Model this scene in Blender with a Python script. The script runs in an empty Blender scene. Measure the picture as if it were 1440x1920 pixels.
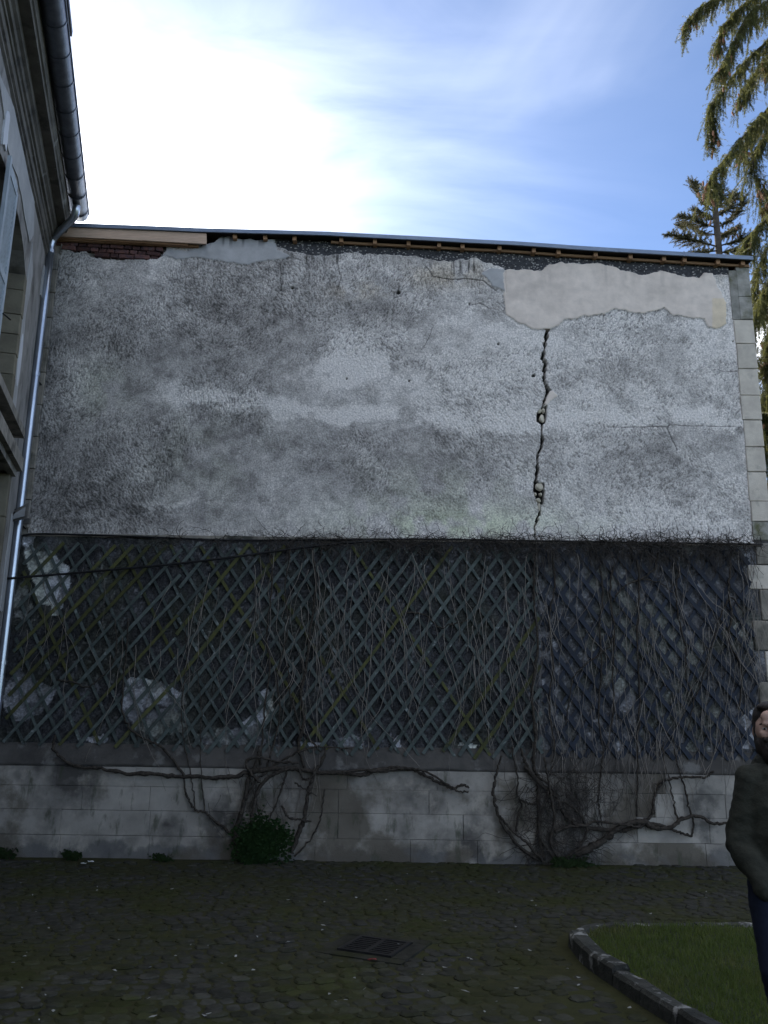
import bpy, bmesh, math, random
import numpy as np
from math import sin, cos, pi, radians, sqrt, atan2
from mathutils import Vector, Matrix
random.seed(7)
rng = np.random.default_rng(11)
S = bpy.context.scene
COL = S.collection

# ------------------------------------------------------------------ camera
FPX = 1553.0; PITCH = radians(13.2); ROLL = radians(0.8)
CAM = np.array([0.0, -10.343, 1.75])
_F = np.array([0, cos(PITCH), sin(PITCH)]); _R = np.array([1.0, 0, 0]); _U = np.array([0, -sin(PITCH), cos(PITCH)])
CR = _R*cos(ROLL) + _U*sin(ROLL); CU = _U*cos(ROLL) - _R*sin(ROLL)
camd = bpy.data.cameras.new('camera'); cam = bpy.data.objects.new('camera', camd); COL.objects.link(cam)
camd.sensor_fit = 'VERTICAL'; camd.sensor_height = 24.0; camd.lens = 24.0*FPX/1920.0
camd.clip_start = 0.05; camd.clip_end = 2000
M = Matrix(((CR[0], CU[0], -_F[0], CAM[0]), (CR[1], CU[1], -_F[1], CAM[1]), (CR[2], CU[2], -_F[2], CAM[2]), (0, 0, 0, 1)))
cam.matrix_world = M
S.camera = cam

# ------------------------------------------------------------------ sky, sun, exposure
SUN_EL = radians(28.5); SUN_AZ = radians(-19)          # azimuth from +Y towards +X
SD = (sin(SUN_AZ)*cos(SUN_EL), cos(SUN_AZ)*cos(SUN_EL), sin(SUN_EL))
world = bpy.data.worlds.new('World'); S.world = world; world.use_nodes = True
nt = world.node_tree; nt.nodes.clear()
def WN(t, **k):
    n = nt.nodes.new(t)
    for a, b in k.items(): setattr(n, a, b)
    return n
def wl(a, b): nt.links.new(a, b)
def wm(op, a, b=None, c=None):
    n = WN('ShaderNodeMath', operation=op)
    for i, v in enumerate((a, b, c)):
        if v is None: continue
        if isinstance(v, (int, float)): n.inputs[i].default_value = v
        else: wl(v, n.inputs[i])
    return n.outputs[0]
sky = WN('ShaderNodeTexSky', sky_type='NISHITA', sun_disc=False, sun_elevation=SUN_EL, sun_rotation=SUN_AZ,
         altitude=100, air_density=0.6, dust_density=0.1, ozone_density=2.8)
tc = WN('ShaderNodeTexCoord')
sep = WN('ShaderNodeSeparateXYZ'); wl(tc.outputs['Generated'], sep.inputs[0])
dotn = WN('ShaderNodeVectorMath', operation='DOT_PRODUCT'); wl(tc.outputs['Generated'], dotn.inputs[0]); dotn.inputs[1].default_value = SD
dp = wm('MAXIMUM', dotn.outputs['Value'], 0.0)
# thin cirrus on a plane overhead
zz = wm('ADD', wm('MAXIMUM', sep.outputs['Z'], 0.0), 0.22)
cmb = WN('ShaderNodeCombineXYZ'); wl(wm('DIVIDE', sep.outputs['X'], zz), cmb.inputs[0]); wl(wm('DIVIDE', sep.outputs['Y'], zz), cmb.inputs[1])
mp = WN('ShaderNodeMapping'); wl(cmb.outputs[0], mp.inputs['Vector']); mp.inputs['Rotation'].default_value = (0, 0, radians(-58)); mp.inputs['Scale'].default_value = (1.0, 2.3, 1.0); mp.inputs['Location'].default_value = (-18.6, 1.2, 0)
n1 = WN('ShaderNodeTexNoise'); wl(mp.outputs[0], n1.inputs['Vector']); n1.inputs['Scale'].default_value = 0.8; n1.inputs['Detail'].default_value = 7; n1.inputs['Roughness'].default_value = 0.46; n1.inputs['Distortion'].default_value = 0.7
# cloud cover, the same all over the sky
cov = wm('MULTIPLY', wm('SUBTRACT', n1.outputs['Fac'], 0.465), 2.4)
mr = WN('ShaderNodeMapRange', interpolation_type='SMOOTHSTEP'); wl(cov, mr.inputs['Value']); mr.inputs['From Min'].default_value = 0.0; mr.inputs['From Max'].default_value = 1.0
g1 = wm('POWER', dp, 18.0); g2 = wm('POWER', dp, 90.0)
# bright sunlit cloud, brighter in forward scattering about the sun
cb = wm('ADD', 24.0, wm('MULTIPLY', g1, 20.0))
def grey(v, tint):
    c_ = WN('ShaderNodeCombineXYZ')
    for i in range(3): wl(wm('MULTIPLY', v, tint[i]), c_.inputs[i])
    return c_.outputs[0]
mix = WN('ShaderNodeMix', data_type='RGBA'); wl(wm('MULTIPLY', mr.outputs[0], 0.92), mix.inputs['Factor']); wl(sky.outputs[0], mix.inputs['A']); wl(grey(cb, (1.0, 0.985, 0.945)), mix.inputs['B'])
# thin high haze: the aureole round the sun, streaked by the same cirrus
mp2 = WN('ShaderNodeMapping'); wl(cmb.outputs[0], mp2.inputs['Vector']); mp2.inputs['Rotation'].default_value = (0, 0, radians(38)); mp2.inputs['Scale'].default_value = (1.0, 3.2, 1.0); mp2.inputs['Location'].default_value = (8.1, -2.0, 0)
n2 = WN('ShaderNodeTexNoise'); wl(mp2.outputs[0], n2.inputs['Vector']); n2.inputs['Scale'].default_value = 2.0; n2.inputs['Detail'].default_value = 8; n2.inputs['Roughness'].default_value = 0.55; n2.inputs['Distortion'].default_value = 1.1
streak = wm('ADD', 0.25, wm('MULTIPLY', wm('MAXIMUM', wm('SUBTRACT', n2.outputs['Fac'], 0.31), 0.0), 3.9))
hz = wm('MULTIPLY', wm('ADD', wm('MULTIPLY', wm('MULTIPLY', g1, streak), 2.6), wm('MULTIPLY', g2, 16.0)), wm('ADD', 0.35, wm('MULTIPLY', n1.outputs['Fac'], 1.3)))
veil = wm('MULTIPLY', wm('MAXIMUM', wm('SUBTRACT', n1.outputs['Fac'], 0.30), 0.0), 1.2)
hz = wm('ADD', hz, veil)
add = WN('ShaderNodeMix', data_type='RGBA', blend_type='ADD'); add.inputs['Factor'].default_value = 1.0; wl(mix.outputs['Result'], add.inputs['A']); wl(grey(hz, (1.0, 1.0, 1.0)), add.inputs['B'])
mix = add
bg = WN('ShaderNodeBackground'); wl(mix.outputs['Result'], bg.inputs['Color']); bg.inputs['Strength'].default_value = 0.10
wo = WN('ShaderNodeOutputWorld'); wl(bg.outputs[0], wo.inputs['Surface'])

sund = bpy.data.lights.new('sun', 'SUN'); sun = bpy.data.objects.new('sun', sund); COL.objects.link(sun)
sund.energy = 4.2; sund.angle = radians(0.55); sund.color = (1.0, 0.93, 0.82)
sun.rotation_euler = Vector(SD).to_track_quat('Z', 'Y').to_euler(); sun.location = (0, 0, 30)
S.view_settings.view_transform = 'Standard'; S.view_settings.look = 'None'
S.view_settings.exposure = 1.35; S.view_settings.gamma = 1.0; S.view_settings.use_curve_mapping = False
S.render.engine = 'CYCLES'; S.cycles.max_bounces = 6

# ------------------------------------------------------------------ geometry helpers
def ray(px, py): return _F + (px-720)/FPX*CR - (py-960)/FPX*CU
def W(px, py, Y=0.0):
    d = ray(px, py); return CAM + d*(Y-CAM[1])/d[1]
def G(px, py, z=0.0):
    d = ray(px, py); return CAM + d*(z-CAM[2])/d[2]

def _h(ix, iy, seed):
    n = (ix.astype(np.int64)*374761393 + iy.astype(np.int64)*668265263 + seed*1274126177) & 0xFFFFFFFF
    n = ((n ^ (n >> 13))*1274126177) & 0xFFFFFFFF
    n = n ^ (n >> 16)
    return (n & 0xFFFF)/65535.0
def vn(x, y, seed=0):
    ix = np.floor(x); iy = np.floor(y); fx = x-ix; fy = y-iy
    fx = fx*fx*(3-2*fx); fy = fy*fy*(3-2*fy)
    a = _h(ix, iy, seed); b = _h(ix+1, iy, seed); c = _h(ix, iy+1, seed); d = _h(ix+1, iy+1, seed)
    return (a*(1-fx)+b*fx)*(1-fy) + (c*(1-fx)+d*fx)*fy
def fbm(x, y, seed=0, o=4, r=0.5):
    s = 0; a = 1; t = 0
    for i in range(o):
        s = s + a*vn(x, y, seed+i*17); t += a; a *= r; x = x*2.03+5.1; y = y*2.03+3.7
    return s/t
def ss(a, b, x):
    t = np.clip((x-a)/(b-a), 0, 1); return t*t*(3-2*t)
def inpoly(x, z, poly):
    r = np.zeros(x.shape, bool); n = len(poly)
    for i in range(n):
        x1, z1 = poly[i]; x2, z2 = poly[(i+1) % n]
        c = ((z1 > z) != (z2 > z))
        with np.errstate(divide='ignore', invalid='ignore'):
            xi = (x2-x1)*(z-z1)/(z2-z1+1e-12)+x1
        r ^= c & (x < xi)
    return r
def pdist(x, z, pl):
    """distance to a polyline and the fraction along it"""
    best = np.full(x.shape, 1e9); fr = np.zeros(x.shape); n = len(pl)-1
    for i in range(n):
        a = np.array(pl[i]); b = np.array(pl[i+1]); d = b-a; L = d@d
        t = np.clip(((x-a[0])*d[0]+(z-a[1])*d[1])/L, 0, 1)
        q = np.hypot(x-a[0]-t*d[0], z-a[1]-t*d[1]); m = q < best
        best = np.where(m, q, best); fr = np.where(m, (i+t)/n, fr)
    return best, fr
def PW(pts, Y=0.0): return [tuple(W(a, b, Y)[[0, 2]]) for a, b in pts]

def mesh(name, V, Fc, m=None, parent=None, smooth=False, col=None):
    me = bpy.data.meshes.new(name)
    V = np.asarray(V, np.float32).reshape(-1, 3)
    if isinstance(Fc, np.ndarray):
        k = Fc.shape[1]; n = len(Fc)
        me.vertices.add(len(V)); me.vertices.foreach_set('co', V.ravel())
        me.loops.add(n*k); me.loops.foreach_set('vertex_index', Fc.astype(np.int32).ravel())
        me.polygons.add(n); me.polygons.foreach_set('loop_start', np.arange(0, n*k, k, dtype=np.int32))
        me.update(calc_edges=True)
    else:
        me.from_pydata([tuple(map(float, v)) for v in V], [], [tuple(f) for f in Fc]); me.update()
    if smooth: me.polygons.foreach_set('use_smooth', np.ones(len(me.polygons), bool))
    if col is not None:
        a = me.color_attributes.new('Col', 'FLOAT_COLOR', 'POINT')
        c4 = np.ones((len(V), 4), np.float32); c4[:, :3] = col; a.data.foreach_set('color', c4.ravel())
    if m: me.materials.append(m)
    return link(name, me, parent)
def link(name, me, parent=None):
    o = bpy.data.objects.new(name, me); COL.objects.link(o)
    if parent is not None: o.parent = parent; o.matrix_parent_inverse = parent_inv(parent)
    return o
def parent_inv(p):
    m = Matrix.LocRotScale(p.location, p.rotation_euler, p.scale)
    if p.parent: m = parent_full(p)
    return m.inverted()
def parent_full(p):
    m = Matrix.LocRotScale(p.location, p.rotation_euler, p.scale)
    if p.parent: return parent_full(p.parent) @ p.matrix_parent_inverse @ m
    return m
def empty(name, loc): 
    o = bpy.data.objects.new(name, None); COL.objects.link(o); o.location = loc; o.empty_display_size = 0.2; return o
def tag(o, label=None, cat=None, group=None, kind=None):
    if label: o['label'] = label
    if cat: o['category'] = cat
    if group: o['group'] = group
    if kind: o['kind'] = kind
    return o
CUBE = [(0, 3, 2, 1), (4, 5, 6, 7), (0, 1, 5, 4), (1, 2, 6, 5), (2, 3, 7, 6), (3, 0, 4, 7)]
class MB:
    """collects shapes; build() links them as one mesh"""
    def __init__(s): s.V = []; s.F = []; s.n = 0
    def add(s, V, Fc):
        s.V.extend(V); s.F.extend([tuple(i+s.n for i in f) for f in Fc]); s.n += len(V); return s
    def hexa(s, P): return s.add(P, CUBE)
    def box(s, x0, x1, y0, y1, z0, z1): 
        return s.hexa([(x0, y0, z0), (x1, y0, z0), (x1, y1, z0), (x0, y1, z0), (x0, y0, z1), (x1, y0, z1), (x1, y1, z1), (x0, y1, z1)])
    def tube(s, pts, rad, k=6, cap=True):
        V, Fc = tubemesh(pts, rad, k, cap); return s.add(V, Fc)
    def build(s, name, m, parent=None, smooth=False): return mesh(name, s.V, s.F, m, parent, smooth)
def tubemesh(pts, rad, k=6, cap=True):
    P = np.array(pts, float); n = len(P); R = np.full(n, rad) if np.isscalar(rad) else np.interp(np.linspace(0, 1, n), np.linspace(0, 1, len(rad)), rad)
    T = np.gradient(P, axis=0); T /= np.linalg.norm(T, axis=1)[:, None]+1e-9
    ref = np.array([0.31, 0.87, 0.22]); A = np.cross(T, ref); A /= np.linalg.norm(A, axis=1)[:, None]+1e-9; B = np.cross(T, A)
    an = np.arange(k)*2*pi/k
    V = (P[:, None, :] + R[:, None, None]*(np.cos(an)[None, :, None]*A[:, None, :] + np.sin(an)[None, :, None]*B[:, None, :])).reshape(-1, 3)
    Fc = [(i*k+j, i*k+(j+1) % k, (i+1)*k+(j+1) % k, (i+1)*k+j) for i in range(n-1) for j in range(k)]
    if cap: Fc += [tuple(range(k))[::-1], tuple((n-1)*k+j for j in range(k))]
    return [tuple(v) for v in V], Fc
def spline(pts, m=6):
    """Catmull-Rom through the points"""
    P = np.array(pts, float); P = np.vstack([2*P[0]-P[1], P, 2*P[-1]-P[-2]]); out = []
    for i in range(1, len(P)-2):
        for t in np.linspace(0, 1, m, endpoint=False):
            a, b, c, d = P[i-1], P[i], P[i+1], P[i+2]
            out.append(0.5*((2*b)+(c-a)*t+(2*a-5*b+4*c-d)*t*t+(3*b-a-3*c+d)*t**3))
    out.append(P[-2]); return np.array(out)
def boxmesh_bevel(name, sx, sy, sz, bev, jit=0.0, seed=0):
    """unit-ish block centred at the origin, bevelled, a little uneven"""
    r = random.Random(seed); bm = bmesh.new(); bmesh.ops.create_cube(bm, size=1.0)
    for v in bm.verts:
        v.co.x *= sx; v.co.y *= sy; v.co.z *= sz
        v.co += Vector((r.uniform(-jit, jit), r.uniform(-jit, jit)*.5, r.uniform(-jit, jit)))
    bmesh.ops.bevel(bm, geom=list(bm.edges), offset=bev, segments=1, affect='EDGES', profile=.5)
    me = bpy.data.meshes.new(name); bm.to_mesh(me); bm.free(); return me

# ------------------------------------------------------------------ materials
def mat(name, c1, c2=None, scale=8.0, rough=0.85, bump=0.0, bscale=None, detail=6.0, metal=0.0, contrast=(0.35, 0.65), stretch=(1, 1, 1), spec=0.3, c3=None, s3=2.0, t3=(0.55, 0.7), attr=False, amul=(0.75, 1.2), objrand=0.0, coords='Position', dist=0.01):
    m = bpy.data.materials.new(name); m.use_nodes = True; t = m.node_tree; N = t.nodes; L = t.links
    b = N['Principled BSDF']; b.inputs['Roughness'].default_value = rough; b.inputs['Metallic'].default_value = metal
    b.inputs['Specular IOR Level'].default_value = spec
    ge = N.new('ShaderNodeNewGeometry'); tcn = N.new('ShaderNodeTexCoord')
    src = ge.outputs['Position'] if coords == 'Position' else tcn.outputs['Object']
    mpn = N.new('ShaderNodeMapping'); mpn.inputs['Scale'].default_value = stretch; L.new(src, mpn.inputs['Vector'])
    def noise(sc, de=detail, ro=.6):
        n = N.new('ShaderNodeTexNoise'); n.inputs['Scale'].default_value = sc; n.inputs['Detail'].default_value = de; n.inputs['Roughness'].default_value = ro
        L.new(mpn.outputs[0], n.inputs['Vector']); return n.outputs['Fac']
    def ramp(v, lo, hi):
        r = N.new('ShaderNodeMapRange'); r.inputs['From Min'].default_value = lo; r.inputs['From Max'].default_value = hi; L.new(v, r.inputs['Value']); return r.outputs[0]
    def mixc(f, a, bb, bt='MIX'):
        x = N.new('ShaderNodeMix'); x.data_type = 'RGBA'; x.blend_type = bt
        for s_, v in (('Factor', f), ('A', a), ('B', bb)):
            if isinstance(v, (tuple, list)): x.inputs[s_].default_value = (*v, 1)
            elif isinstance(v, (int, float)): x.inputs[s_].default_value = v
            else: L.new(v, x.inputs[s_])
        return x.outputs['Result']
    f = ramp(noise(scale), *contrast)
    if attr:
        at = N.new('ShaderNodeAttribute'); at.attribute_name = 'Col'
        k = N.new('ShaderNodeMapRange'); L.new(f, k.inputs['Value']); k.inputs['To Min'].default_value = amul[0]; k.inputs['To Max'].default_value = amul[1]
        cx = N.new('ShaderNodeCombineXYZ')
        for i in range(3): L.new(k.outputs[0], cx.inputs[i])
        c = mixc(1.0, at.outputs['Color'], cx.outputs[0], 'MULTIPLY')
    else:
        c = mixc(f, c1, c2 if c2 else tuple(v*.7 for v in c1))
    if c3: c = mixc(ramp(noise(s3, 5), *t3), c, c3)
    if objrand:
        oi = N.new('ShaderNodeObjectInfo'); k = N.new('ShaderNodeMapRange'); L.new(oi.outputs['Random'], k.inputs['Value']); k.inputs['To Min'].default_value = 1-objrand; k.inputs['To Max'].default_value = 1+objrand
        cx = N.new('ShaderNodeCombineXYZ')
        for i in range(3): L.new(k.outputs[0], cx.inputs[i])
        c = mixc(1.0, c, cx.outputs[0], 'MULTIPLY')
    L.new(c, b.inputs['Base Color'])
    if bump:
        bn = N.new('ShaderNodeBump'); bn.inputs['Strength'].default_value = bump; bn.inputs['Distance'].default_value = dist
        L.new(noise(bscale or scale*3, 8, .65), bn.inputs['Height']); L.new(bn.outputs[0], b.inputs['Normal'])
    return m
MT = dict(
 render=mat('rough_render', (1, 1, 1), attr=True, scale=45, amul=(.62, 1.3), contrast=(.3, .7), rough=.95, bump=.9, bscale=60, spec=.1, dist=.012),
 lower=mat('dirty_render', (1, 1, 1), attr=True, scale=40, amul=(.45, 1.5), contrast=(.3, .7), rough=.95, bump=.9, bscale=55, spec=.1, dist=.012),
 smoothmortar=mat('smooth_mortar', (1, 1, 1), attr=True, scale=7, amul=(.9, 1.07), rough=.95, bump=.25, bscale=30, spec=.1),
 concrete=mat('pebbled_concrete', (.045, .046, .05), (.085, .085, .09), scale=25, rough=.95, bump=1, bscale=70, spec=.1),
 pebble=mat('pebble', (.5, .48, .44), (.25, .24, .23), scale=30, rough=.8),
 brick=mat('old_brick', (.16, .075, .06), (.07, .045, .05), scale=14, rough=.95, bump=.6, bscale=80, objrand=.45, c3=(.22, .2, .19), s3=9, t3=(.6, .75)),
 brickjoint=mat('lime_mortar', (.3, .28, .25), (.18, .17, .16), scale=20, rough=.95, bump=.8, bscale=70),
 quoin=mat('pale_limestone', (.60, .545, .46), (.48, .43, .365), scale=6, rough=.95, bump=.35, bscale=60, objrand=.1, c3=(.28, .26, .225), s3=1.6, t3=(.58, .74)),
 quoin_moss=mat('mossy_limestone', (.34, .325, .29), (.2, .195, .17), scale=7, rough=.95, bump=.4, bscale=60, objrand=.15, c3=(.1, .1, .05), s3=3, t3=(.5, .65)),
 quoin_dirty=mat('stained_limestone', (.32, .285, .235), (.18, .165, .14), scale=4, rough=.95, bump=.4, bscale=60, objrand=.15, c3=(.06, .06, .05), s3=2.2, t3=(.5, .65)),
 joint=mat('dark_joint', (.05, .048, .045), (.09, .085, .08), scale=30, rough=1),
 zinc=mat('weathered_zinc', (.21, .26, .34), (.17, .21, .28), scale=5, rough=.5, metal=.35, stretch=(1, 1, 3), bump=.1, bscale=30),
 zincpipe=mat('galvanised_pipe', (.5, .54, .6), (.38, .41, .46), scale=6, rough=.3, metal=.9, stretch=(1, 1, .3)),
 gutterzinc=mat('gutter_zinc', (.13, .14, .16), (.075, .08, .095), scale=4, rough=.4, metal=.7, stretch=(2, 2, 2)),
 wood=mat('raw_pine', (.42, .25, .14), (.3, .17, .09), scale=5, rough=.8, stretch=(1, 8, 14), bump=.2, bscale=30),
 woodpale=mat('pale_board', (.62, .45, .33), (.5, .36, .26), scale=5, rough=.8, stretch=(1.5, 8, 14), bump=.15, bscale=20),
 darkwood_shade=mat('dark_boards_and_shade', (.03, .022, .018), (.015, .012, .01), scale=6, rough=.9),  # roof boards, and the sheet painted as shade in the eaves gap
 lathgreen=mat('green_painted_lath', (.044, .057, .052), (.078, .092, .086), scale=14, rough=.8, objrand=.35, c3=(.22, .24, .235), s3=9, t3=(.60, .72), bump=.3, bscale=60),
 lathmoss=mat('mossy_lath', (.085, .084, .028), (.055, .06, .03), scale=12, rough=.95, objrand=.3, bump=.4, bscale=60, c3=(.04, .055, .05), s3=7),
 lathblue=mat('navy_painted_lath', (.017, .022, .035), (.024, .03, .042), scale=10, rough=.75, objrand=.25, bump=.3, bscale=60),
 vine=mat('vine_bark', (.075, .064, .053), (.028, .025, .022), scale=30, rough=1, bump=1, bscale=55, spec=.05, dist=.02),
 twig=mat('dry_twig', (.24, .21, .18), (.12, .105, .09), scale=5, rough=.95),
 twigdark=mat('dark_dead_twig', (.06, .05, .042), (.03, .027, .024), scale=6, rough=.95),
 leaf=mat('ivy_leaf', (.012, .03, .009), (.024, .052, .014), scale=9, rough=.45, spec=.5),
 weed=mat('weed_leaf', (.018, .034, .011), (.03, .05, .016), scale=12, rough=.6),
 cable=mat('black_cable', (.012, .012, .013), rough=.6),
 sett=mat('dark_sett', (.056, .055, .048), (.030, .031, .026), scale=7, rough=1, bump=.7, bscale=40, objrand=.3, c3=(.038, .042, .018), s3=1.3, t3=(.46, .62), spec=.05),
 soil=mat('mossy_joint_soil', (.03, .032, .015), (.042, .042, .02), scale=12, rough=1, bump=.6, bscale=50, spec=.1),
 field=mat('ground_earth', (.03, .042, .016), (.022, .03, .012), scale=.6, rough=1, spec=0.0),
 turf=mat('turf_soil', (.02, .028, .01), (.03, .04, .014), scale=6, rough=1),
 grass=mat('grass_blade', (.085, .112, .028), (.12, .138, .04), scale=5, rough=.8, spec=.15, c3=(.13, .12, .05), s3=1.9, t3=(.52, .70)),
 kerb=mat('mossy_kerb_stone', (.022, .024, .019), (.045, .045, .04), scale=11, rough=.95, bump=1, bscale=30, objrand=.2, c3=(.22, .22, .21), s3=8, t3=(.56, .64), dist=.02),
 iron=mat('cast_iron', (.012, .012, .013), (.022, .021, .02), scale=12, rough=.7, metal=.3),
 white=mat('white_scrap', (.7, .7, .7), (.6, .6, .6), rough=.8),
 flake=mat('pale_flake', (.3, .3, .29), (.2, .2, .19), scale=3, rough=.8),
 redleaf=mat('red_leaf', (.2, .03, .025), (.12, .02, .02), rough=.7),
 plaster=mat('facade_plaster', (.34, .325, .31), (.22, .21, .2), scale=2.2, rough=.95, bump=.35, bscale=40, c3=(.07, .065, .06), s3=1.6, t3=(.52, .72), stretch=(1.6, 1.6, .8)),
 facstone=mat('facade_stone', (.33, .305, .27), (.19, .178, .16), scale=3.5, rough=.95, bump=.4, bscale=45, c3=(.05, .048, .045), s3=2.5, t3=(.55, .7), objrand=.12),
 reveal=mat('reveal_stone', (.21, .19, .14), (.14, .125, .095), scale=4, rough=.95, bump=.3, bscale=40, objrand=.15),
 cornice=mat('cornice_stone', (.17, .155, .135), (.09, .082, .072), scale=3, rough=.95, bump=.5, bscale=35, c3=(.3, .29, .27), s3=2.2, t3=(.64, .7)),
 slate=mat('roof_slate', (.06, .065, .075), (.04, .042, .05), scale=10, rough=.6),
 shutter=mat('faded_shutter_paint', (.42, .47, .52), (.33, .37, .41), scale=5, rough=.8, bump=.2, bscale=30, stretch=(3, 3, 1)),
 glass=mat('dark_glass', (.02, .022, .025), (.025, .028, .03), rough=.08, spec=.6),
 lampmetal=mat('weathered_lamp_metal', (.17, .165, .15), (.09, .085, .08), scale=9, rough=.6, metal=.4),
 lampglass=mat('lamp_glass', (.25, .26, .26), (.2, .2, .2), rough=.15, spec=.6),
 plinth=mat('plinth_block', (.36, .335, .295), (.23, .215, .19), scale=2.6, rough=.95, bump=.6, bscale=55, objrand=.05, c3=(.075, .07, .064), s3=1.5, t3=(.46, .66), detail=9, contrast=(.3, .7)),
 plinthband=mat('plinth_cement', (.10, .092, .082), (.058, .054, .05), scale=3, rough=.95, bump=.6, bscale=40, c3=(.15, .145, .135), s3=3.2, t3=(.6, .68)),
 plinthpale=mat('pale_plinth_block', (.36, .335, .295), (.24, .225, .2), scale=3.5, rough=.95, bump=.6, bscale=50, objrand=.14, c3=(.12, .115, .105), s3=2.2, t3=(.55, .68), detail=9),
 rubble=mat('pale_rubble', (.66, .6, .48), (.48, .43, .34), scale=12, rough=.9, bump=.5, bscale=50),
 bark=mat('spruce_bark', (.1, .085, .07), (.06, .05, .042), scale=9, rough=1, bump=1, bscale=20),
 needle=mat('spruce_needles', (.055, .068, .026), (.10, .10, .04), scale=1.6, rough=.6, spec=.3),
 needle2=mat('far_spruce_needles', (.05, .055, .026), (.085, .08, .04), scale=1.2, rough=.7),
 cone=mat('spruce_cone', (.36, .18, .10), (.26, .13, .08), scale=8, rough=.8, objrand=.25),
 skin=mat('skin', (.46, .30, .235), (.41, .26, .2), scale=9, rough=.55),
 hair=mat('dark_brown_hair', (.018, .014, .012), (.028, .02, .016), scale=60, rough=.6, stretch=(1, 1, .3), bump=.8, bscale=120),
 jacket=mat('dark_green_jacket', (.028, .029, .022), (.04, .041, .031), scale=16, rough=.9, bump=.6, bscale=26, dist=.02),
 jeans=mat('navy_jeans', (.012, .016, .034), (.016, .021, .042), scale=60, rough=.95, bump=.3, bscale=20),
 shoe=mat('dark_shoe', (.012, .011, .01), (.018, .016, .014), rough=.6),
 eye=mat('eye_white', (.5, .47, .44), (.45, .42, .4), rough=.2, spec=.5), iris=mat('dark_iris', (.02, .015, .01), rough=.2),
)

def translucent(m, fac, col):
    t = m.node_tree; b = t.nodes['Principled BSDF']; out = [n for n in t.nodes if n.type == 'OUTPUT_MATERIAL'][0]
    tr = t.nodes.new('ShaderNodeBsdfTranslucent'); tr.inputs['Color'].default_value = (*col, 1); mx = t.nodes.new('ShaderNodeMixShader'); mx.inputs[0].default_value = fac
    t.links.new(b.outputs[0], mx.inputs[1]); t.links.new(tr.outputs[0], mx.inputs[2]); t.links.new(mx.outputs[0], out.inputs['Surface'])
translucent(MT['needle'], .32, (.17, .17, .055)); translucent(MT['needle2'], .3, (.12, .11, .05)); translucent(MT['grass'], .3, (.09, .14, .03))
def overlay(m, col, scale, lo, hi, zr=None, seed=0.0, stretch=(1, 1, 1), amt=1.0):
    """a further stain with its own ragged outline; zr gives the height range (damp line) it keeps to"""
    t = m.node_tree; N = t.nodes; L = t.links; b = N['Principled BSDF']; src = b.inputs['Base Color'].links[0].from_socket
    ge = N.new('ShaderNodeNewGeometry'); mpn = N.new('ShaderNodeMapping'); mpn.inputs['Location'].default_value = (seed, seed*.7, seed*1.3); mpn.inputs['Scale'].default_value = stretch; L.new(ge.outputs['Position'], mpn.inputs['Vector'])
    n = N.new('ShaderNodeTexNoise'); n.inputs['Scale'].default_value = scale; n.inputs['Detail'].default_value = 8; n.inputs['Roughness'].default_value = .62; L.new(mpn.outputs[0], n.inputs['Vector'])
    v = n.outputs['Fac']
    if zr:
        sp = N.new('ShaderNodeSeparateXYZ'); L.new(ge.outputs['Position'], sp.inputs[0]); z = N.new('ShaderNodeMapRange'); z.inputs['From Min'].default_value = zr[0]; z.inputs['From Max'].default_value = zr[1]; z.inputs['To Min'].default_value = .3; z.inputs['To Max'].default_value = -.3; L.new(sp.outputs['Z'], z.inputs['Value'])
        a = N.new('ShaderNodeMath'); a.operation = 'ADD'; L.new(v, a.inputs[0]); L.new(z.outputs[0], a.inputs[1]); v = a.outputs[0]
    r_ = N.new('ShaderNodeMapRange'); r_.inputs['From Min'].default_value = lo; r_.inputs['From Max'].default_value = hi; r_.inputs['To Max'].default_value = amt; L.new(v, r_.inputs['Value'])
    x = N.new('ShaderNodeMix'); x.data_type = 'RGBA'; L.new(r_.outputs[0], x.inputs['Factor']); L.new(src, x.inputs['A']); x.inputs['B'].default_value = (*col, 1); L.new(x.outputs['Result'], b.inputs['Base Color'])
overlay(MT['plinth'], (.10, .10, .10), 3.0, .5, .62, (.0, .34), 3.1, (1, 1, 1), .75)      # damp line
overlay(MT['plinth'], (.40, .365, .31), 2.2, .57, .66, None, 8.2, (1, 1, 1), .6)          # flaked pale spots
overlay(MT['plinth'], (.095, .082, .062), 1.0, .50, .58, None, 15.0, (1, 1, 1), .8)         # brown weathering
overlay(MT['plinth'], (.05, .058, .036), 5.0, .56, .66, None, 21.0, (1.4, 1, .5), .7)      # algae streaks
overlay(MT['lower'], (.04, .045, .028), 2.0, .54, .66, None, 5.0, (1, 1, .6), .5)
overlay(MT['sett'], (.075, .074, .07), 14.0, .60, .70, None, 2.0, (1, 1, 1), .6)
overlay(MT['sett'], (.034, .036, .016), .8, .48, .60, None, 12.0, (1, 1, 1), .6)
overlay(MT['soil'], (.04, .044, .016), 1.1, .5, .62, None, 12.0, (1, 1, 1), .7)
overlay(MT['plaster'], (.1, .098, .095), 5, .56, .68, None, 4.0, (1, 1, .5), .6)
overlay(MT['facstone'], (.07, .066, .06), 6, .54, .66, None, 4.0, (1, 1, .5), .7)
overlay(MT['cornice'], (.045, .042, .04), 4, .55, .66, None, 9.0, (1, 1, 1), .7)
overlay(MT['woodpale'], (.25, .17, .11), 3, .58, .7, None, 2.0, (.6, 1, 6), .6)
overlay(MT['quoin'], (.25, .235, .2), 7, .58, .7, None, 6.0, (1, 1, 1), .5)

# ------------------------------------------------------------------ ground
ground = mesh('ground', [(-400, -400, -.06), (400, -400, -.06), (400, 600, -.06), (-400, 600, -.06)], [(0, 1, 2, 3)], MT['field']); tag(ground, kind='structure')

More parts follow.
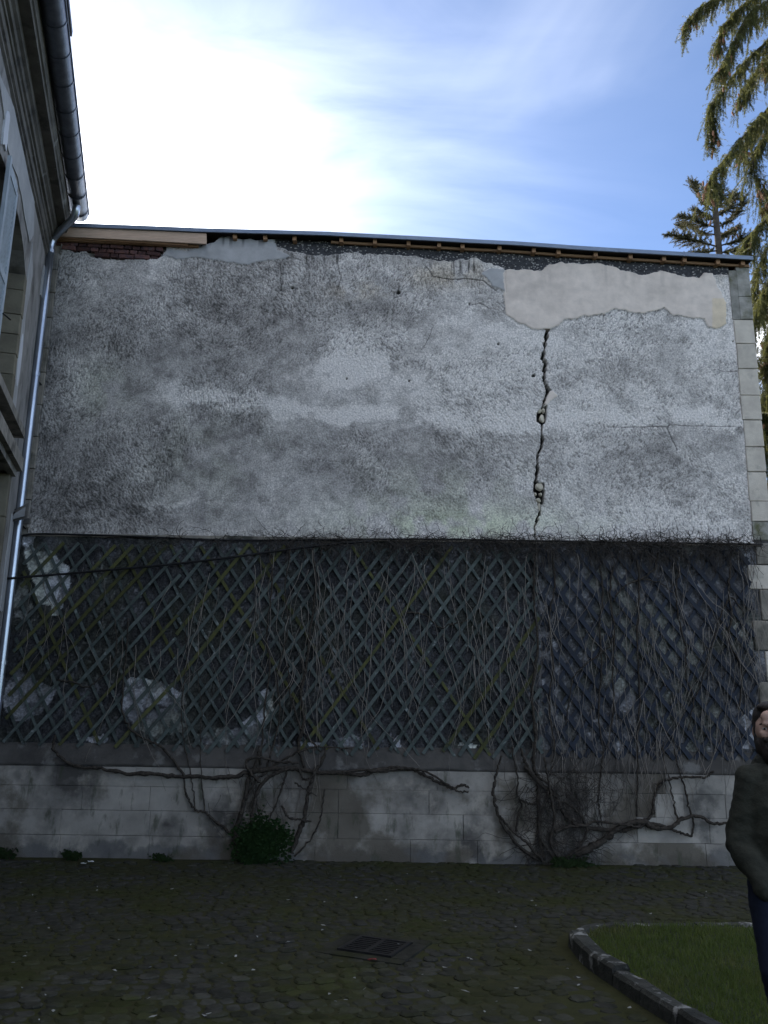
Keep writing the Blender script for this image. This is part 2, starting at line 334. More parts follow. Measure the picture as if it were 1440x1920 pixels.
# courtyard paving: joint bed plus setts
bedx, bedz = np.meshgrid(np.linspace(-9, 9, 240), np.linspace(-14, .3, 190)); nb, mb_ = bedx.shape[1], bedx.shape[0]
idx = np.arange(nb*mb_).reshape(mb_, nb)
bedV = np.stack([bedx, bedz, -.0198+.02*fbm(bedx*.7+9., bedz*.7+4., 31, 2)+.006*fbm(bedx*5, bedz*5, 5)], -1).reshape(-1, 3)
bedF = np.stack([idx[:-1, :-1], idx[:-1, 1:], idx[1:, 1:], idx[1:, :-1]], -1).reshape(-1, 4)
paving = mesh('courtyard_paving', bedV, bedF, MT['soil'], None, True); tag(paving, kind='structure')

kf = [tuple(G(a_, b_, .05)[:2]) for a_, b_ in [(1370, 1731), (1300, 1731), (1220, 1731), (1145, 1732), (1100, 1737), (1072, 1750)]]
kn = [tuple(G(a_, b_, .0)[:2]) for a_, b_ in [(1067, 1772), (1100, 1810), (1150, 1845), (1200, 1880), (1250, 1912)]]
dk_ = (kn[-1][0]-kn[-2][0], kn[-1][1]-kn[-2][1]); kn += [(kn[-1][0]+dk_[0]*k, kn[-1][1]+dk_[1]*k) for k in (1.5, 4, 8)]
KERB = [(9.0, kf[0][1]), (6.0, kf[0][1]), (4.2, kf[0][1])] + kf + kn
lawnpoly = KERB + [(KERB[-1][0], -12), (9, -12)]
grate_c = G(703, 1776)[:2]
GA = radians(-24)
def hill(x, y): return -.008 + .02*fbm(np.array([x*.7+9.]), np.array([y*.7+4.]), 31, 2)[0]
protos = []
for i in range(10):
    r = random.Random(100+i); n = 8
    sx, sy = .5, .5; hh = .045
    rim = []
    for j in range(n):
        a = 2*pi*j/n+.3; c, s_ = cos(a), sin(a); e = 5.0
        q = (abs(c)**e+abs(s_)**e)**(-1/e); rim.append((c*q*sx*r.uniform(.88, 1.0), s_*q*sy*r.uniform(.88, 1.0)))
    V = [(x, y, -hh) for x, y in rim] + [(x, y, -.008+r.uniform(-.004, .003)) for x, y in rim] + [(x*.78, y*.78, r.uniform(-.004, .003)) for x, y in rim] + [(0, 0, .001)]
    Fc = [(j, (j+1) % n, n+(j+1) % n, n+j) for j in range(n)] + [(n+j, n+(j+1) % n, 2*n+(j+1) % n, 2*n+j) for j in range(n)] + [(2*n+j, 2*n+(j+1) % n, 3*n) for j in range(n)]
    protos.append((V, Fc))
setts = []
y = -6.6; row = 0
while y < -.12:
    dy = .108+.012*sin(row*1.7); x = -5.2 + random.uniform(0, .15)
    while x < 5.2:
        dx = random.uniform(.105, .165)
        # the rows wander and tilt in a shallow arc
        px_, py_ = x+dx/2, y + .25*sin(x*.55+.5) + random.uniform(-.012, .012)
        x += dx
        if py_ > -.1: continue
        if inpoly(np.array([px_]), np.array([py_]), lawnpoly)[0]: continue
        kd, _ = pdist(np.array([px_]), np.array([py_]), KERB)
        if kd[0] < .13: continue
        gx, gy = px_-grate_c[0], py_-grate_c[1]; u = gx*cos(-GA)-gy*sin(-GA); v = gx*sin(-GA)+gy*cos(-GA)
        if abs(u) < .36 and abs(v) < .30: continue
        moss = fbm(np.array([px_*.9+3]), np.array([py_*.9]), 77, 3)[0] + (.22 if py_ > -1.3 else 0)
        if moss > .68 and random.random() < .18: continue     # grown over
        setts.append((px_, py_, hill(px_, py_)+random.uniform(-.006, .006), random.randrange(10), random.uniform(-.16, .16)+.25*.55*cos(px_*.55+.5), (dx*random.uniform(.96, 1.02), dy*random.uniform(.95, 1.02)), (random.uniform(-.03, .03), random.uniform(-.03, .03))))
    y += dy; row += 1
def proj(p):
    v = np.array(p)-CAM; z = v@_F; return 720+FPX*(v@CR)/z, 960-FPX*(v@CU)/z, z
vis = []
for s_ in setts:
    a, b, z = proj(s_[:3]); vis.append(z if (z > 0 and -10 < a < 1450 and b < 1930) else 1e3+z)
order = np.argsort(vis)
pm = [bpy.data.meshes.new('sett') for _ in protos]
for me, (V, Fc) in zip(pm, protos): me.from_pydata(V, [], Fc); me.materials.append(MT['sett']); me.update()
rest = MB()
for k, i in enumerate(order):
    x, y, z, p, a, sc, tl = setts[i]
    mw = Matrix.Translation((x, y, z)) @ Matrix.Rotation(a, 4, 'Z') @ Matrix.Rotation(tl[0], 4, 'X') @ Matrix.Rotation(tl[1], 4, 'Y') @ Matrix.Diagonal((sc[0], sc[1], 1, 1))
    if k < 300:
        o = bpy.data.objects.new('sett', pm[p]); COL.objects.link(o); o.parent = paving; o.matrix_world = mw; o.matrix_basis = mw
    else:
        rest.add([tuple(mw @ Vector(v)) for v in protos[p][0]], protos[p][1])
tag(rest.build('farther_setts', MT['sett'], paving), kind='stuff')

# lawn with kerb and grass blades
lz = .07
lw = [p for p in lawnpoly]
lawn = mesh('lawn', [(x, y, lz-.02) for x, y in lw], [tuple(range(len(lw)))[::-1]], MT['turf']); tag(lawn, kind='structure')
kerb = empty('kerb', (1.6, -2.9, 0)); tag(kerb, kind='structure')
kp = spline([(a, b, 0) for a, b in KERB], 10)
seg = np.r_[0, np.cumsum(np.linalg.norm(np.diff(kp, axis=0), axis=1))]
d = 0; ki = 0
while d < seg[-1]-.2:
    L = random.uniform(.34, .62); e = min(d+L, seg[-1]); ts = np.linspace(d+.006, e-.006, 4)
    P = np.stack([np.interp(ts, seg, kp[:, 0]), np.interp(ts, seg, kp[:, 1])], 1); T = np.gradient(P, axis=0); T /= np.linalg.norm(T, axis=1)[:, None]
    Nn = np.stack([-T[:, 1], T[:, 0]], 1)     # left of travel = towards lawn for this order
    V = []; ht = (.092 if P[1][1] < kf[-1][1]-.02 else .062)+random.uniform(-.012, .012); wd = .125+random.uniform(-.015, .015)
    for j in range(4):
        jz = random.uniform(-.006, .006)
        for o_, z_ in ((-.01, -.06), (0, ht-.02+jz), (.022, ht+jz), (wd-.02, ht+jz+random.uniform(-.006, .006)), (wd, ht-.03), (wd, -.06)):
            q = P[j]+Nn[j]*o_; V.append((q[0], q[1], z_+random.uniform(-.003, .003)))
    Fc = [(j*6+k, j*6+(k+1) % 6, (j+1)*6+(k+1) % 6, (j+1)*6+k) for j in range(3) for k in range(6)] + [tuple(range(6))[::-1], tuple(18+k for k in range(6))]
    mesh('kerb_stone', V, Fc, MT['kerb'], kerb); d = e; ki += 1
# grass blades
gn = 46000
gx = rng.uniform(1.3, 4.4, gn*2); gy = rng.uniform(-7.5, -2.7, gn*2)
m = inpoly(gx, gy, lawnpoly); kd, _ = pdist(gx, gy, KERB); m &= kd > .10
gx, gy = gx[m][:gn], gy[m][:gn]; n = len(gx)
hgt = rng.uniform(.025, .06, n)*(.6+.8*fbm(gx*2, gy*2, 3)); an = rng.uniform(0, 2*pi, n); wdt = rng.uniform(.0025, .005, n); ln = rng.uniform(.0, .035, n); la = rng.uniform(0, 2*pi, n)
z0 = np.full(n, lz-.022)
V = np.stack([np.stack([gx-np.cos(an)*wdt, gy-np.sin(an)*wdt, z0], 1), np.stack([gx+np.cos(an)*wdt, gy+np.sin(an)*wdt, z0], 1), np.stack([gx+ln*np.cos(la), gy+ln*np.sin(la), z0+hgt], 1)], 1).reshape(-1, 3)
tag(mesh('grass', V, np.arange(3*n).reshape(-1, 3), MT['grass']), 'short green lawn grass inside the stone kerb', 'grass', kind='stuff')

# ------------------------------------------------------------------ outbuilding: the big wall
OB = empty('outbuilding', (0, 0, 0))
tag(OB, 'tall grey rendered outbuilding wall with cracked face and lean-to zinc roof', 'building')
XL, XR, ZL = -4.53, 4.715, 3.82
top_px = [(80, 448), (115, 450), (160, 453), (300, 462), (384, 461), (392, 457), (402, 455), (410, 448), (416, 444), (424, 445), (432, 442), (442, 447), (455, 450), (470, 449), (480, 452), (497, 450), (514, 449), (517, 446), (580, 450), (640, 455), (720, 459), (800, 463), (900, 470), (1000, 476), (1100, 482), (1200, 489), (1300, 494), (1365, 495), (1380, 502), (1392, 500), (1410, 505)]
tp = np.array(PW(top_px)); topz = lambda x: np.interp(x, tp[:, 0], tp[:, 1])
nx, nz = 1080, 490
xs = np.linspace(XL, XR, nx); v = np.linspace(0, 1, nz)
X = np.repeat(xs[None, :], nz, 0); TZ = topz(xs) + .012*(fbm(xs*9, xs*0, 4, 4)-.5)
Z = ZL + v[:, None]*(TZ-ZL)[None, :]
# image coordinates of every vertex, used only to look the measured stain map up on the wall plane
pv = np.stack([X, np.zeros_like(X), Z], -1)-CAM; dz = pv@_F; PX = 720+FPX*(pv@CR)/dz; PY = 960-FPX*(pv@CU)/dz
wx = (fbm(X*1.7, Z*1.7, 1, 4)-.5); wz = (fbm(X*1.7+40, Z*1.7, 2, 4)-.5)
jx = (fbm(X*9, Z*9, 21, 3)-.5)*9; jz = (fbm(X*9+30, Z*9, 22, 3)-.5)*9
JX, JY = PX+jx, PY+jz
patch_px = [(948, 504), (1012, 508), (1026, 498), (1051, 490), (1074, 496), (1129, 494), (1160, 502), (1164, 508), (1203, 514), (1242, 510), (1292, 520), (1312, 522), (1319, 510), (1335, 510), (1343, 533), (1362, 568), (1362, 607), (1347, 617), (1327, 613), (1323, 596), (1292, 597), (1261, 590), (1242, 578), (1203, 586), (1152, 580), (1121, 590), (1074, 596), (1043, 609), (1024, 617), (993, 615), (973, 605), (950, 592), (942, 557)]
conc_px = [(515, 400), (515, 462), (539, 471), (593, 479), (660, 474), (693, 475), (777, 479), (818, 491), (860, 486), (889, 483), (943, 499), (950, 506), (1012, 510), (1026, 500), (1051, 492), (1129, 496), (1160, 504), (1203, 516), (1292, 523), (1312, 525), (1330, 516), (1350, 511), (1372, 512), (1378, 400)]
lump_px = [(386, 462), (402, 440), (515, 430), (517, 470), (546, 484), (500, 492), (455, 497), (420, 491), (380, 484), (330, 485), (308, 479), (318, 468), (350, 471)]
lump2_px = [(905, 515), (925, 500), (946, 504), (944, 548), (925, 538), (912, 524)]
brick_px = [(112, 440), (310, 450), (312, 468), (306, 479), (296, 486), (230, 487), (168, 482), (164, 471), (140, 474), (118, 463)]
frag_px = [(1030, 734), (1037, 733), (1046, 742), (1031, 753), (1025, 761), (1020, 757)]
crack_px = [(1026.5, 610), (1025, 633), (1021, 649), (1018, 672), (1025, 681), (1020, 685), (1019, 704), (1022, 720), (1029, 731), (1021, 754), (1011.5, 775), (1015, 796.5), (1017, 823), (1015, 839), (1008, 853), (1008, 876), (1006, 892), (1003.5, 919), (1010, 942), (1014, 960), (1007, 970), (1002, 990), (1005, 1010)]
cav1 = [(1006, 782), (1009, 770), (1025, 759), (1026, 780), (1022, 794), (1015, 798), (1007, 791)]
cav2 = [(1003, 906), (1020, 905), (1021, 922), (1019, 946), (1010, 944), (1002, 928)]
mP = inpoly(JX, JY, patch_px); mC = inpoly(JX, JY, conc_px); mL = inpoly(JX, JY, lump_px) | inpoly(JX, JY, lump2_px)
mB = inpoly(JX, JY, brick_px); mF = inpoly(PX, PY, frag_px)
mC &= ~mP; mB &= ~mL
cd, cf = pdist(PX+jx*.5+(vn(X*60, Z*60, 95)-.5)*2.4, PY+jz*.3, crack_px)
cw = 2.5*(.35+1.15*vn(cf*95, cf*0, 9))*(1.25-.55*cf)
mK = (cd < cw) | inpoly(PX+jx*.4, PY+jz*.4, cav1) | inpoly(PX+jx*.4, PY+jz*.4, cav2)
mK &= ~(mF | mP)
hair = [([(1256, 795), (1251, 803), (1258, 818), (1270, 845)], .8), ([(1140, 800), (1180, 801), (1250, 800), (1256, 796), (1300, 799), (1380, 800)], .55), ([(1345, 693), (1360, 697), (1383, 696)], .6),
        ([(800, 500), (812, 518), (850, 524), (880, 522), (905, 526), (930, 545)], .9), ([(880, 573), (900, 568), (920, 580)], .6), ([(632, 490), (640, 520), (632, 545)], .6), ([(948, 505), (947, 530), (948, 550)], 1.0), ([(527, 490), (527, 545)], .7), ([(795, 650), (805, 630), (810, 615)], .5)]
mH = np.zeros_like(X)
for pl, wd in hair:
    q, _ = pdist(PX+jx*.3, PY+jz*.3, pl); mH = np.maximum(mH, 1-ss(wd*.7, wd*1.7, q))
holes = [(747, 548, 4), (1000, 704, 3.2), (548, 540, 2.6), (880, 569, 2.2), (934, 645, 2), (767, 714, 2), (650, 710, 1.5), (520, 652, 1.2), (196, 650, 2.0), (1375, 640, 1.2)]
mO = np.zeros(X.shape, bool)
for a, b, r in holes: mO |= np.hypot(PX-a, (PY-b)*1.2)+jx*.15 < r
# roughcast relief: short combed strokes
def strokes(an, fu, fv, seed):
    c_, s_ = cos(an), sin(an); return vn((X*c_+Z*s_)*fu+wx*5+.8*vn(X*9, Z*9, seed+3), (-X*s_+Z*c_)*fv+wz*5, seed)
wA = ss(.42, .58, fbm(X*1.1, Z*1.1, 51, 3)); wB = ss(.42, .58, fbm(X*1.1+20, Z*1.1+9, 52, 3))
s0 = strokes(.10, 92, 34, 61); s1 = strokes(.6, 90, 34, 66); s2 = strokes(-.5, 90, 34, 67)
st = (s0*(1-wA)+s1*wA)*(1-wB*.7)+s2*wB*.7
st = .5+(st-.5)*1.15
st = st*.5+.25*vn(X*118, Z*110, 62)+.25*fbm(X*34, Z*26, 68, 2)
big = fbm(X*1.3, Z*1.3, 63, 4)
rough_amt = .30+.95*ss(.40, .62, fbm(X*.9+7, Z*1.2, 64, 4)) + .4*np.exp(-((PY-545)/60)**2) + .18*np.exp(-((PX-120)/90)**2)
rough_amt = np.clip(rough_amt, .25, 1.5)*np.where(PX > 760, .85, 1.0)
pits = ss(.52, .30, st)*rough_amt
def blur(a, k=2):
    for _ in range(k):
        a = (a+np.roll(a, 1, 0)+np.roll(a, -1, 0)+np.roll(a, 1, 1)+np.roll(a, -1, 1))/5
    return a
smooth_m = blur((mP | mF | mL).astype(float), 2); cb_ = blur(mC.astype(float), 2)
Y = -.010*(st-.5)*2*rough_amt*(1-smooth_m)*(1-cb_) - .02*(big-.5) - .014*smooth_m + .022*cb_ - .008*(fbm(X*30, Z*30, 65, 3)-.5)*cb_
Y = np.where(mB, .055, Y); Y = np.where(mK, .13+.03*jx/9, Y); Y = np.where(mO, .05, Y); Y = Y+.006*mH
# colour of the render: measured light and dark stains, broken up by noise
B = lambda a, b, rx, ry, k: k*np.exp(-((PX+wx*90-a)/rx)**2-((PY+wz*90-b)/ry)**2)
reg = np.zeros_like(X)
for q in [(130, 920, 170, 90, -.34), (85, 700, 45, 260, -.26), (320, 965, 330, 30, -.26), (430, 650, 190, 80, -.20), (560, 640, 60, 90, -.14), (300, 640, 120, 60, -.10),
          (820, 890, 120, 85, -.24), (600, 850, 150, 50, -.13), (370, 850, 150, 60, -.16), (1180, 690, 90, 60, -.20), (1260, 865, 140, 60, -.16), (930, 880, 60, 60, -.12), (480, 580, 160, 30, -.12), (690, 585, 90, 22, -.18), (900, 580, 60, 30, -.15), (1260, 640, 60, 30, -.14),
          (660, 690, 60, 45, .34), (640, 630, 40, 30, .18), (330, 730, 50, 30, .16), (1110, 640, 130, 40, .22), (860, 720, 150, 55, .22), (940, 640, 90, 60, .14), (250, 520, 180, 35, .06), (1200, 985, 220, 26, .30), (620, 985, 160, 20, .18), (1340, 650, 60, 90, .22), (1100, 950, 120, 45, .16), (1180, 780, 190, 16, .2),
          (220, 880, 70, 40, .12), (510, 960, 120, 14, .2), (320, 942, 40, 7, .3), (1100, 760, 70, 50, .14), (760, 960, 180, 30, .12), (900, 790, 90, 30, .16)]: reg += B(*q)
line = np.interp(PX, [300, 420, 470, 560, 640, 720, 800, 880, 1000, 1140, 1400], [758, 762, 768, 785, 788, 785, 792, 803, 800, 800, 803]) + wz*40
rag = (fbm(X*4, Z*6, 91, 7, .68)-.5)*60
band = ss(3, -2, PY-line+rag)*ss(-40, -12, PY-line+rag*.8)*ss(.30, .44, fbm(X*2.2, Z*3, 92, 4)+.1*ss(380, 420, PX)*ss(590, 540, PX))
reg += .30*band*ss(250, 330, PX) - .16*ss(0, 22, PY-line)*np.exp(-np.maximum(PY-line, 0)/70)*ss(330, 480, PX)
tone = np.interp(PX, [80, 300, 700, 1000, 1400], [-.20, -.14, -.04, .06, .10])
Lm = .565*(1+.9*reg+tone*.8+.7*(fbm(X*2.2, Z*2.6, 71, 6, .62)-.5)+.6*(fbm(X*9, Z*9, 72, 5, .65)-.5))
fl1 = ss(.55, .585, fbm(X*4.2+wx*3, Z*7.5+wz*3, 173, 6, .62)); fl2 = ss(.57, .60, fbm(X*10, Z*15, 174, 5, .62))
light_zone = ss(-.05, .25, reg+.35*(fbm(X*1.2+3, Z*1.2, 175, 3)-.42)); Lm *= 1+(.24*fl1+.16*fl2)*light_zone
dk = ss(.58, .62, fbm(X*5.2+17, Z*6.5, 176, 6, .65)); Lm *= 1-.22*dk*(1-.5*light_zone)
for a_, b_, rx_, ry_, k_ in ((668, 690, 52, 34, .50), (632, 655, 34, 40, .30), (575, 635, 50, 12, .16), (620, 700, 70, 60, .10), (455, 768, 60, 11, .28), (530, 780, 45, 9, .25), (860, 800, 90, 14, .22), (960, 795, 60, 12, .2), (690, 780, 90, 10, .2), (1180, 655, 60, 26, .2), (1230, 740, 60, 26, .16), (1330, 600, 50, 18, .15), (240, 560, 90, 22, .1), (150, 720, 30, 40, .15), (330, 735, 36, 22, .2)):
    e_ = ((PX-a_)/rx_)**2+((PY-b_)/ry_)**2; Lm *= 1+k_*ss(1.25, .75, e_+(fbm(X*4.5+a_, Z*5.5, 93, 6, .66)-.5)*3.4)
Lm *= 1+.34*band*ss(250, 330, PX)
blot = ss(.56, .64, fbm(X*3.4+11, Z*4.2, 171, 5, .6)); Lm *= 1+.12*blot-.12*ss(.58, .68, fbm(X*3.1+31, Z*3.6, 172, 5, .6))
runs = ss(.55, .75, fbm(X*5.5, Z*.35+wx, 181, 4, .6))*ss(.9, .2, (TZ[None, :]-Z)/2.6)*ss(.4, .6, fbm(X*.8, Z*0, 182, 2)); Lm *= 1-.22*runs
Lm *= 1-.52*np.clip(pits, 0, 1.15)*.9
Lm *= .86+.28*vn(X*70, Z*70, 75)
spk = ss(.80, .9, vn(X*38, Z*38, 73))*ss(.5, .62, fbm(X*1.6+9, Z*1.6, 74, 3))*np.interp(PY, [600, 900, 1000], [.15, .7, 1])
Lm = Lm*(1+.5*spk)
white = ss(.60, .66, fbm(X*7+3, Z*12, 76, 4))*np.exp(-((PY-946-12*np.sin(PX*.01))/13)**2)*ss(240, 300, PX)*ss(860, 780, PX); Lm = Lm*(1-white)+.6*white
Lm = np.clip(Lm, .05, .74)
Cc = np.stack([Lm*1.065, Lm*1.0, Lm*.935], -1)
moss = np.clip(.75*np.exp(-((PX-860)/210)**2-((PY-985)/30)**2)+.35*np.exp(-((PX-190)/45)**2-((PY-730)/60)**2)+.35*np.exp(-((PX-820)/160)**2-((PY-930)/60)**2)+.22*np.exp(-((PX-380)/120)**2-((PY-860)/90)**2), 0, 1)*ss(.35, .6, fbm(X*3.3, Z*3.3, 78, 4))
Cc = Cc*(1-moss[..., None])+(Lm[..., None]*np.array([.95, 1.0, .72]))*moss[..., None]
och = np.clip(.8*np.exp(-((PX-672)/48)**2-((PY-546)/14)**2)+.5*np.exp(-((PX-820)/60)**2-((PY-520)/20)**2)+.35*ss(560, 500, PY)*ss(700, 900, PX), 0, 1)*ss(.35, .6, fbm(X*4, Z*4, 79, 3))
Cc = Cc*(1-och[..., None])+(Lm[..., None]*np.array([1.22, 1.05, .82]))*och[..., None]
# black run-off streaks under the concrete band
stk = ss(.56, .72, vn(X*26, Z*1.2, 81)*.7+.3*vn(X*60, Z*4, 82))*(np.exp(-((PX-640)/70)**2-((PY-485)/11)**2)+1.2*np.exp(-((PX-890)/60)**2-((PY-498)/16)**2)+.5*np.exp(-((PX-560)/40)**2-((PY-482)/9)**2))
Cc *= (1-.8*np.clip(stk, 0, 1))[..., None]
edge = blur((mP).astype(float), 5); below = (edge > .02) & (~mP) & (PY > 570); Cc *= np.where(below, .55+.5*vn(X*40, Z*40, 83), 1)[..., None]  # shadow along the patch's lower edge, painted into the render colour
Cc *= (1-.7*mH)[..., None]
Cc = np.where(mK[..., None], np.array([.035, .033, .03]), Cc); Cc = np.where(mO[..., None], .04, Cc)
pt = .66+.10*(fbm(X*2.2, Z*4.5, 85, 6, .6)-.5)*2 - .10*ss(.55, .8, fbm(X*9, Z*1.2, 185, 4))*ss(560, 500, PY) - .05*ss(.62, .8, fbm(X*1.5, Z*5, 86, 4)); PC = np.stack([pt*1.10, pt*.96, pt*.835], -1); PC = np.where(((PX > 1335) & (PY > 560))[..., None], PC*np.array([1.02, .98, .84]), PC)
Cc = np.where((mP | mF)[..., None], PC, Cc)
lt = .44+.14*(fbm(X*5, Z*5, 87, 4)-.5); lst = ss(.58, .75, vn(X*22, Z*1.5, 88))*ss(470, 448, PY); lt = lt*(1-.6*lst)
Cc = np.where(mL[..., None], np.stack([lt*1.0, lt*.99, lt*.98], -1), Cc)
Cc = np.where(mB[..., None], np.array([.26, .245, .22])*(.7+.6*vn(X*40, Z*40, 89))[..., None], Cc)
idx = np.arange(nx*nz).reshape(nz, nx)
# a cap row runs back over the wall head
Vt = np.stack([X, Y, Z], -1).reshape(-1, 3); capV = np.stack([xs, np.full(nx, .22), TZ-.01], -1)
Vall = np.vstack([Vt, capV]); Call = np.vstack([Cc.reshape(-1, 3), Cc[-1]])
Q = np.stack([idx[:-1, :-1], idx[:-1, 1:], idx[1:, 1:], idx[1:, :-1]], -1)
qc = np.zeros(Q.shape[:2], int)
mL2 = inpoly(JX, JY, lump2_px)
for k, mm in ((1, mC), (2, mP), (3, mL), (4, mL2), (5, mF)): qc[mm[:-1, :-1]] = k
capi = nx*nz+np.arange(nx); CQ = np.stack([idx[-1, :-1], idx[-1, 1:], capi[1:], capi[:-1]], -1); cq = qc[-1]
def sub(k, name, m, parent, smooth=True):
    q = np.vstack([Q[qc == k], CQ[cq == k]]); u, inv = np.unique(q, return_inverse=True)
    return mesh(name, Vall[u], inv.reshape(-1, 4), m, parent, smooth, Call[u])
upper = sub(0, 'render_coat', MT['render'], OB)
conc = sub(1, 'concrete_band', MT['concrete'], OB)
patch = sub(2, 'mortar_patch', MT['smoothmortar'], OB)
lumps = sub(3, 'mortar_lumps', MT['smoothmortar'], OB)
sub(4, 'mortar_smear', MT['smoothmortar'], OB)
sub(5, 'mortar_fragment', MT['smoothmortar'], OB)
# pale pebbles in the concrete band
pb = MB(); cz = np.argwhere(mC)
ico = bmesh.new(); bmesh.ops.create_icosphere(ico, subdivisions=1, radius=1); IV = [tuple(w.co) for w in ico.verts]; IF = [tuple(w.index for w in f.verts) for f in ico.faces]; ico.free()
for _ in range(560):
    i, j = cz[random.randrange(len(cz))]; r = random.uniform(.004, .011)
    pb.add([(Vt[i*nx+j][0]+a*r*1.5, Vt[i*nx+j][1]+b*r*.6, Vt[i*nx+j][2]+c*r) for a, b, c in IV], IF)
tag(pb.build('pebbles', MT['pebble'], conc), kind='stuff')
# rubble in the crack
def rubble(px, py, rx, ry, Yp=.05, seed=1):
    c = W(px, py, 0); r = random.Random(seed); bm = bmesh.new(); bmesh.ops.create_icosphere(bm, subdivisions=2, radius=1)
    pl = [(Vector((r.gauss(0, 1), r.gauss(0, 1), r.gauss(0, 1))).normalized(), r.uniform(.6, .85)) for _ in range(9)]
    for w in bm.verts:
        for n_, d_ in pl:
            e_ = w.co.dot(n_)-d_
            if e_ > 0: w.co -= n_*e_
    V = [(c[0]+w.co.x*rx/142, Yp+w.co.y*.045, c[2]+w.co.z*ry/142) for w in bm.verts]; Fc = [tuple(w.index for w in f.verts) for f in bm.faces]; bm.free()
    return mesh('rubble_stone', V, Fc, MT['rubble'], OB)
for i, q in enumerate([(1017, 783, 6, 9), (1012, 768, 5, 5), (1020, 769, 4, 6), (1012, 912, 8, 8), (1004, 926, 3, 4), (1014, 926, 4, 4), (1010, 937, 6, 4.5), (1011, 950, 4, 9)]): rubble(*q, .05 if i < 3 else .035, seed=i)
# exposed bricks
cz0 = W(200, 455)[2]; slope = (W(300, 462)[2]-W(115, 450)[2])/(W(300, 462)[0]-W(115, 450)[0])
bi = 0
for cse in range(6):
    hgt = .058; xx = W(110, 455)[0]-random.uniform(0, .15); end = W(316, 455)[0]
    while xx < end:
        L = random.choice([.21, .21, .105, .1]) if cse > 1 else random.choice([.11, .1, .19])
        xc = xx+L/2; zc = topz(np.array([xc]))[0]-.045-cse*.068; xx += L+.012
        a, b, _ = proj((xc, 0, zc))
        if not inpoly(np.array([a]), np.array([b+1]), brick_px)[0] or inpoly(np.array([a]), np.array([b]), lump_px)[0]: continue
        me = boxmesh_bevel('brick', L-.004, .07, hgt, .006, .004, 200+bi); me.materials.append(MT['brick'])
        o = link('brick', me, OB); o.location = (xc, .032+random.uniform(-.012, .012), zc); o.rotation_euler = (0, -math.atan(slope)+random.uniform(-.02, .02), 0); bi += 1
MB().box(-5.0, -4.545, .03, .45, 0, 8.05).build('corner_core', MT['facstone'], OB)
# wall core and the other three sides
core = MB()
cx = np.linspace(XL-.1, 4.95, 30)
Vc = []; 
for x in cx:
    zt = topz(np.array([x]))[0]-.03
    Vc += [(x, .17, 0), (x, .5, 0), (x, .5, zt), (x, .17, zt)]
core.add(Vc, [(i*4+k, (i+1)*4+k, (i+1)*4+(k+1) % 4, i*4+(k+1) % 4) for i in range(29) for k in range(4)])
core.box(4.55, 4.93, .5, 6.0, 0, 7.7); core.box(-4.6, 4.55, 5.6, 6.0, 0, 7.8)
core.build('back_walls', MT['plinthband'], OB)
# quoin stones on the right corner
def stone(name, x0, x1, z0, z1, y0, y1, m, sd, bev=.008, jit=.003, parent=None):
    me = boxmesh_bevel(name, x1-x0, y1-y0, z1-z0, bev, jit, sd); me.materials.append(m)
    o = link(name, me, parent or OB); o.location = ((x0+x1)/2, (y0+y1)/2, (z0+z1)/2); return o
qy = [501, 557, 600, 645, 692, 742, 788, 838, 885, 940, 978, 1013]
qz = [W(1405, y)[2] for y in qy]
for i in range(len(qz)-1):
    inn = 4.80 if i < 2 else 4.715-.004*(i % 3); out = 4.985-.004*i
    stone('quoin_stone', inn, out, qz[i+1]+.004, qz[i]-.004, -.012-.004*(i % 2), .49, MT['quoin_moss'] if i < 2 or i > 9 else MT['quoin'], 300+i)
mesh('quoin_backing', *(lambda b: (b.V, b.F))(MB().box(4.716, 4.93, .006, .48, 3.8, qz[0]-.05)), MT['joint'], OB)
mesh('quoin_render', *(lambda b: (b.V, b.F))(MB().box(4.70, 4.80, -.010, .1, qz[2], qz[0]-.06)), MT['quoin_moss'], OB)
# pale stone strip between downpipe and render
z = 3.9; i = 0
while z < 7.7:
    h = random.uniform(.33, .5); stone('corner_stone', -4.68, -4.535+random.uniform(-.004, .004), z+.003, min(z+h, 7.78)-.003, -.02, .3, MT['quoin_dirty'] if i % 3 else MT['facstone'], 400+i); z += h; i += 1

# lower wall behind the trellis
nx2, nz2 = 660, 190; LZ0 = 1.24
xs2 = np.linspace(-4.69, 4.72, nx2); zs2 = np.linspace(LZ0, ZL, nz2); X, Z = np.meshgrid(xs2, zs2)
pv = np.stack([X, np.full_like(X, -.05), Z], -1)-CAM; dz = pv@_F; PX = 720+FPX*(pv@CR)/dz; PY = 960-FPX*(pv@CU)/dz
jx = (fbm(X*6, Z*6, 121, 4)-.5)*30; jz = (fbm(X*6+30, Z*6, 122, 4)-.5)*30
st = fbm(X*30, Z*22, 131, 3, .6)
Lm = .045*(1+.9*(fbm(X*2.2, Z*2.2, 132, 4)-.5)+1.3*(st-.5))
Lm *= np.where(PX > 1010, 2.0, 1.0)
spk = ss(.70, .85, vn(X*34, Z*26, 134)); Lm *= 1+1.5*spk*ss(.45, .6, fbm(X*1.5, Z*1.5, 133, 3))
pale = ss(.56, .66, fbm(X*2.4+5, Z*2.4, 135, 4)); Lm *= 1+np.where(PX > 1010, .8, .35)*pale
Lm *= 1+.9*np.exp(-((PY-1030)/22)**2)*ss(.4, .62, fbm(X*4, Z*4, 139, 4))
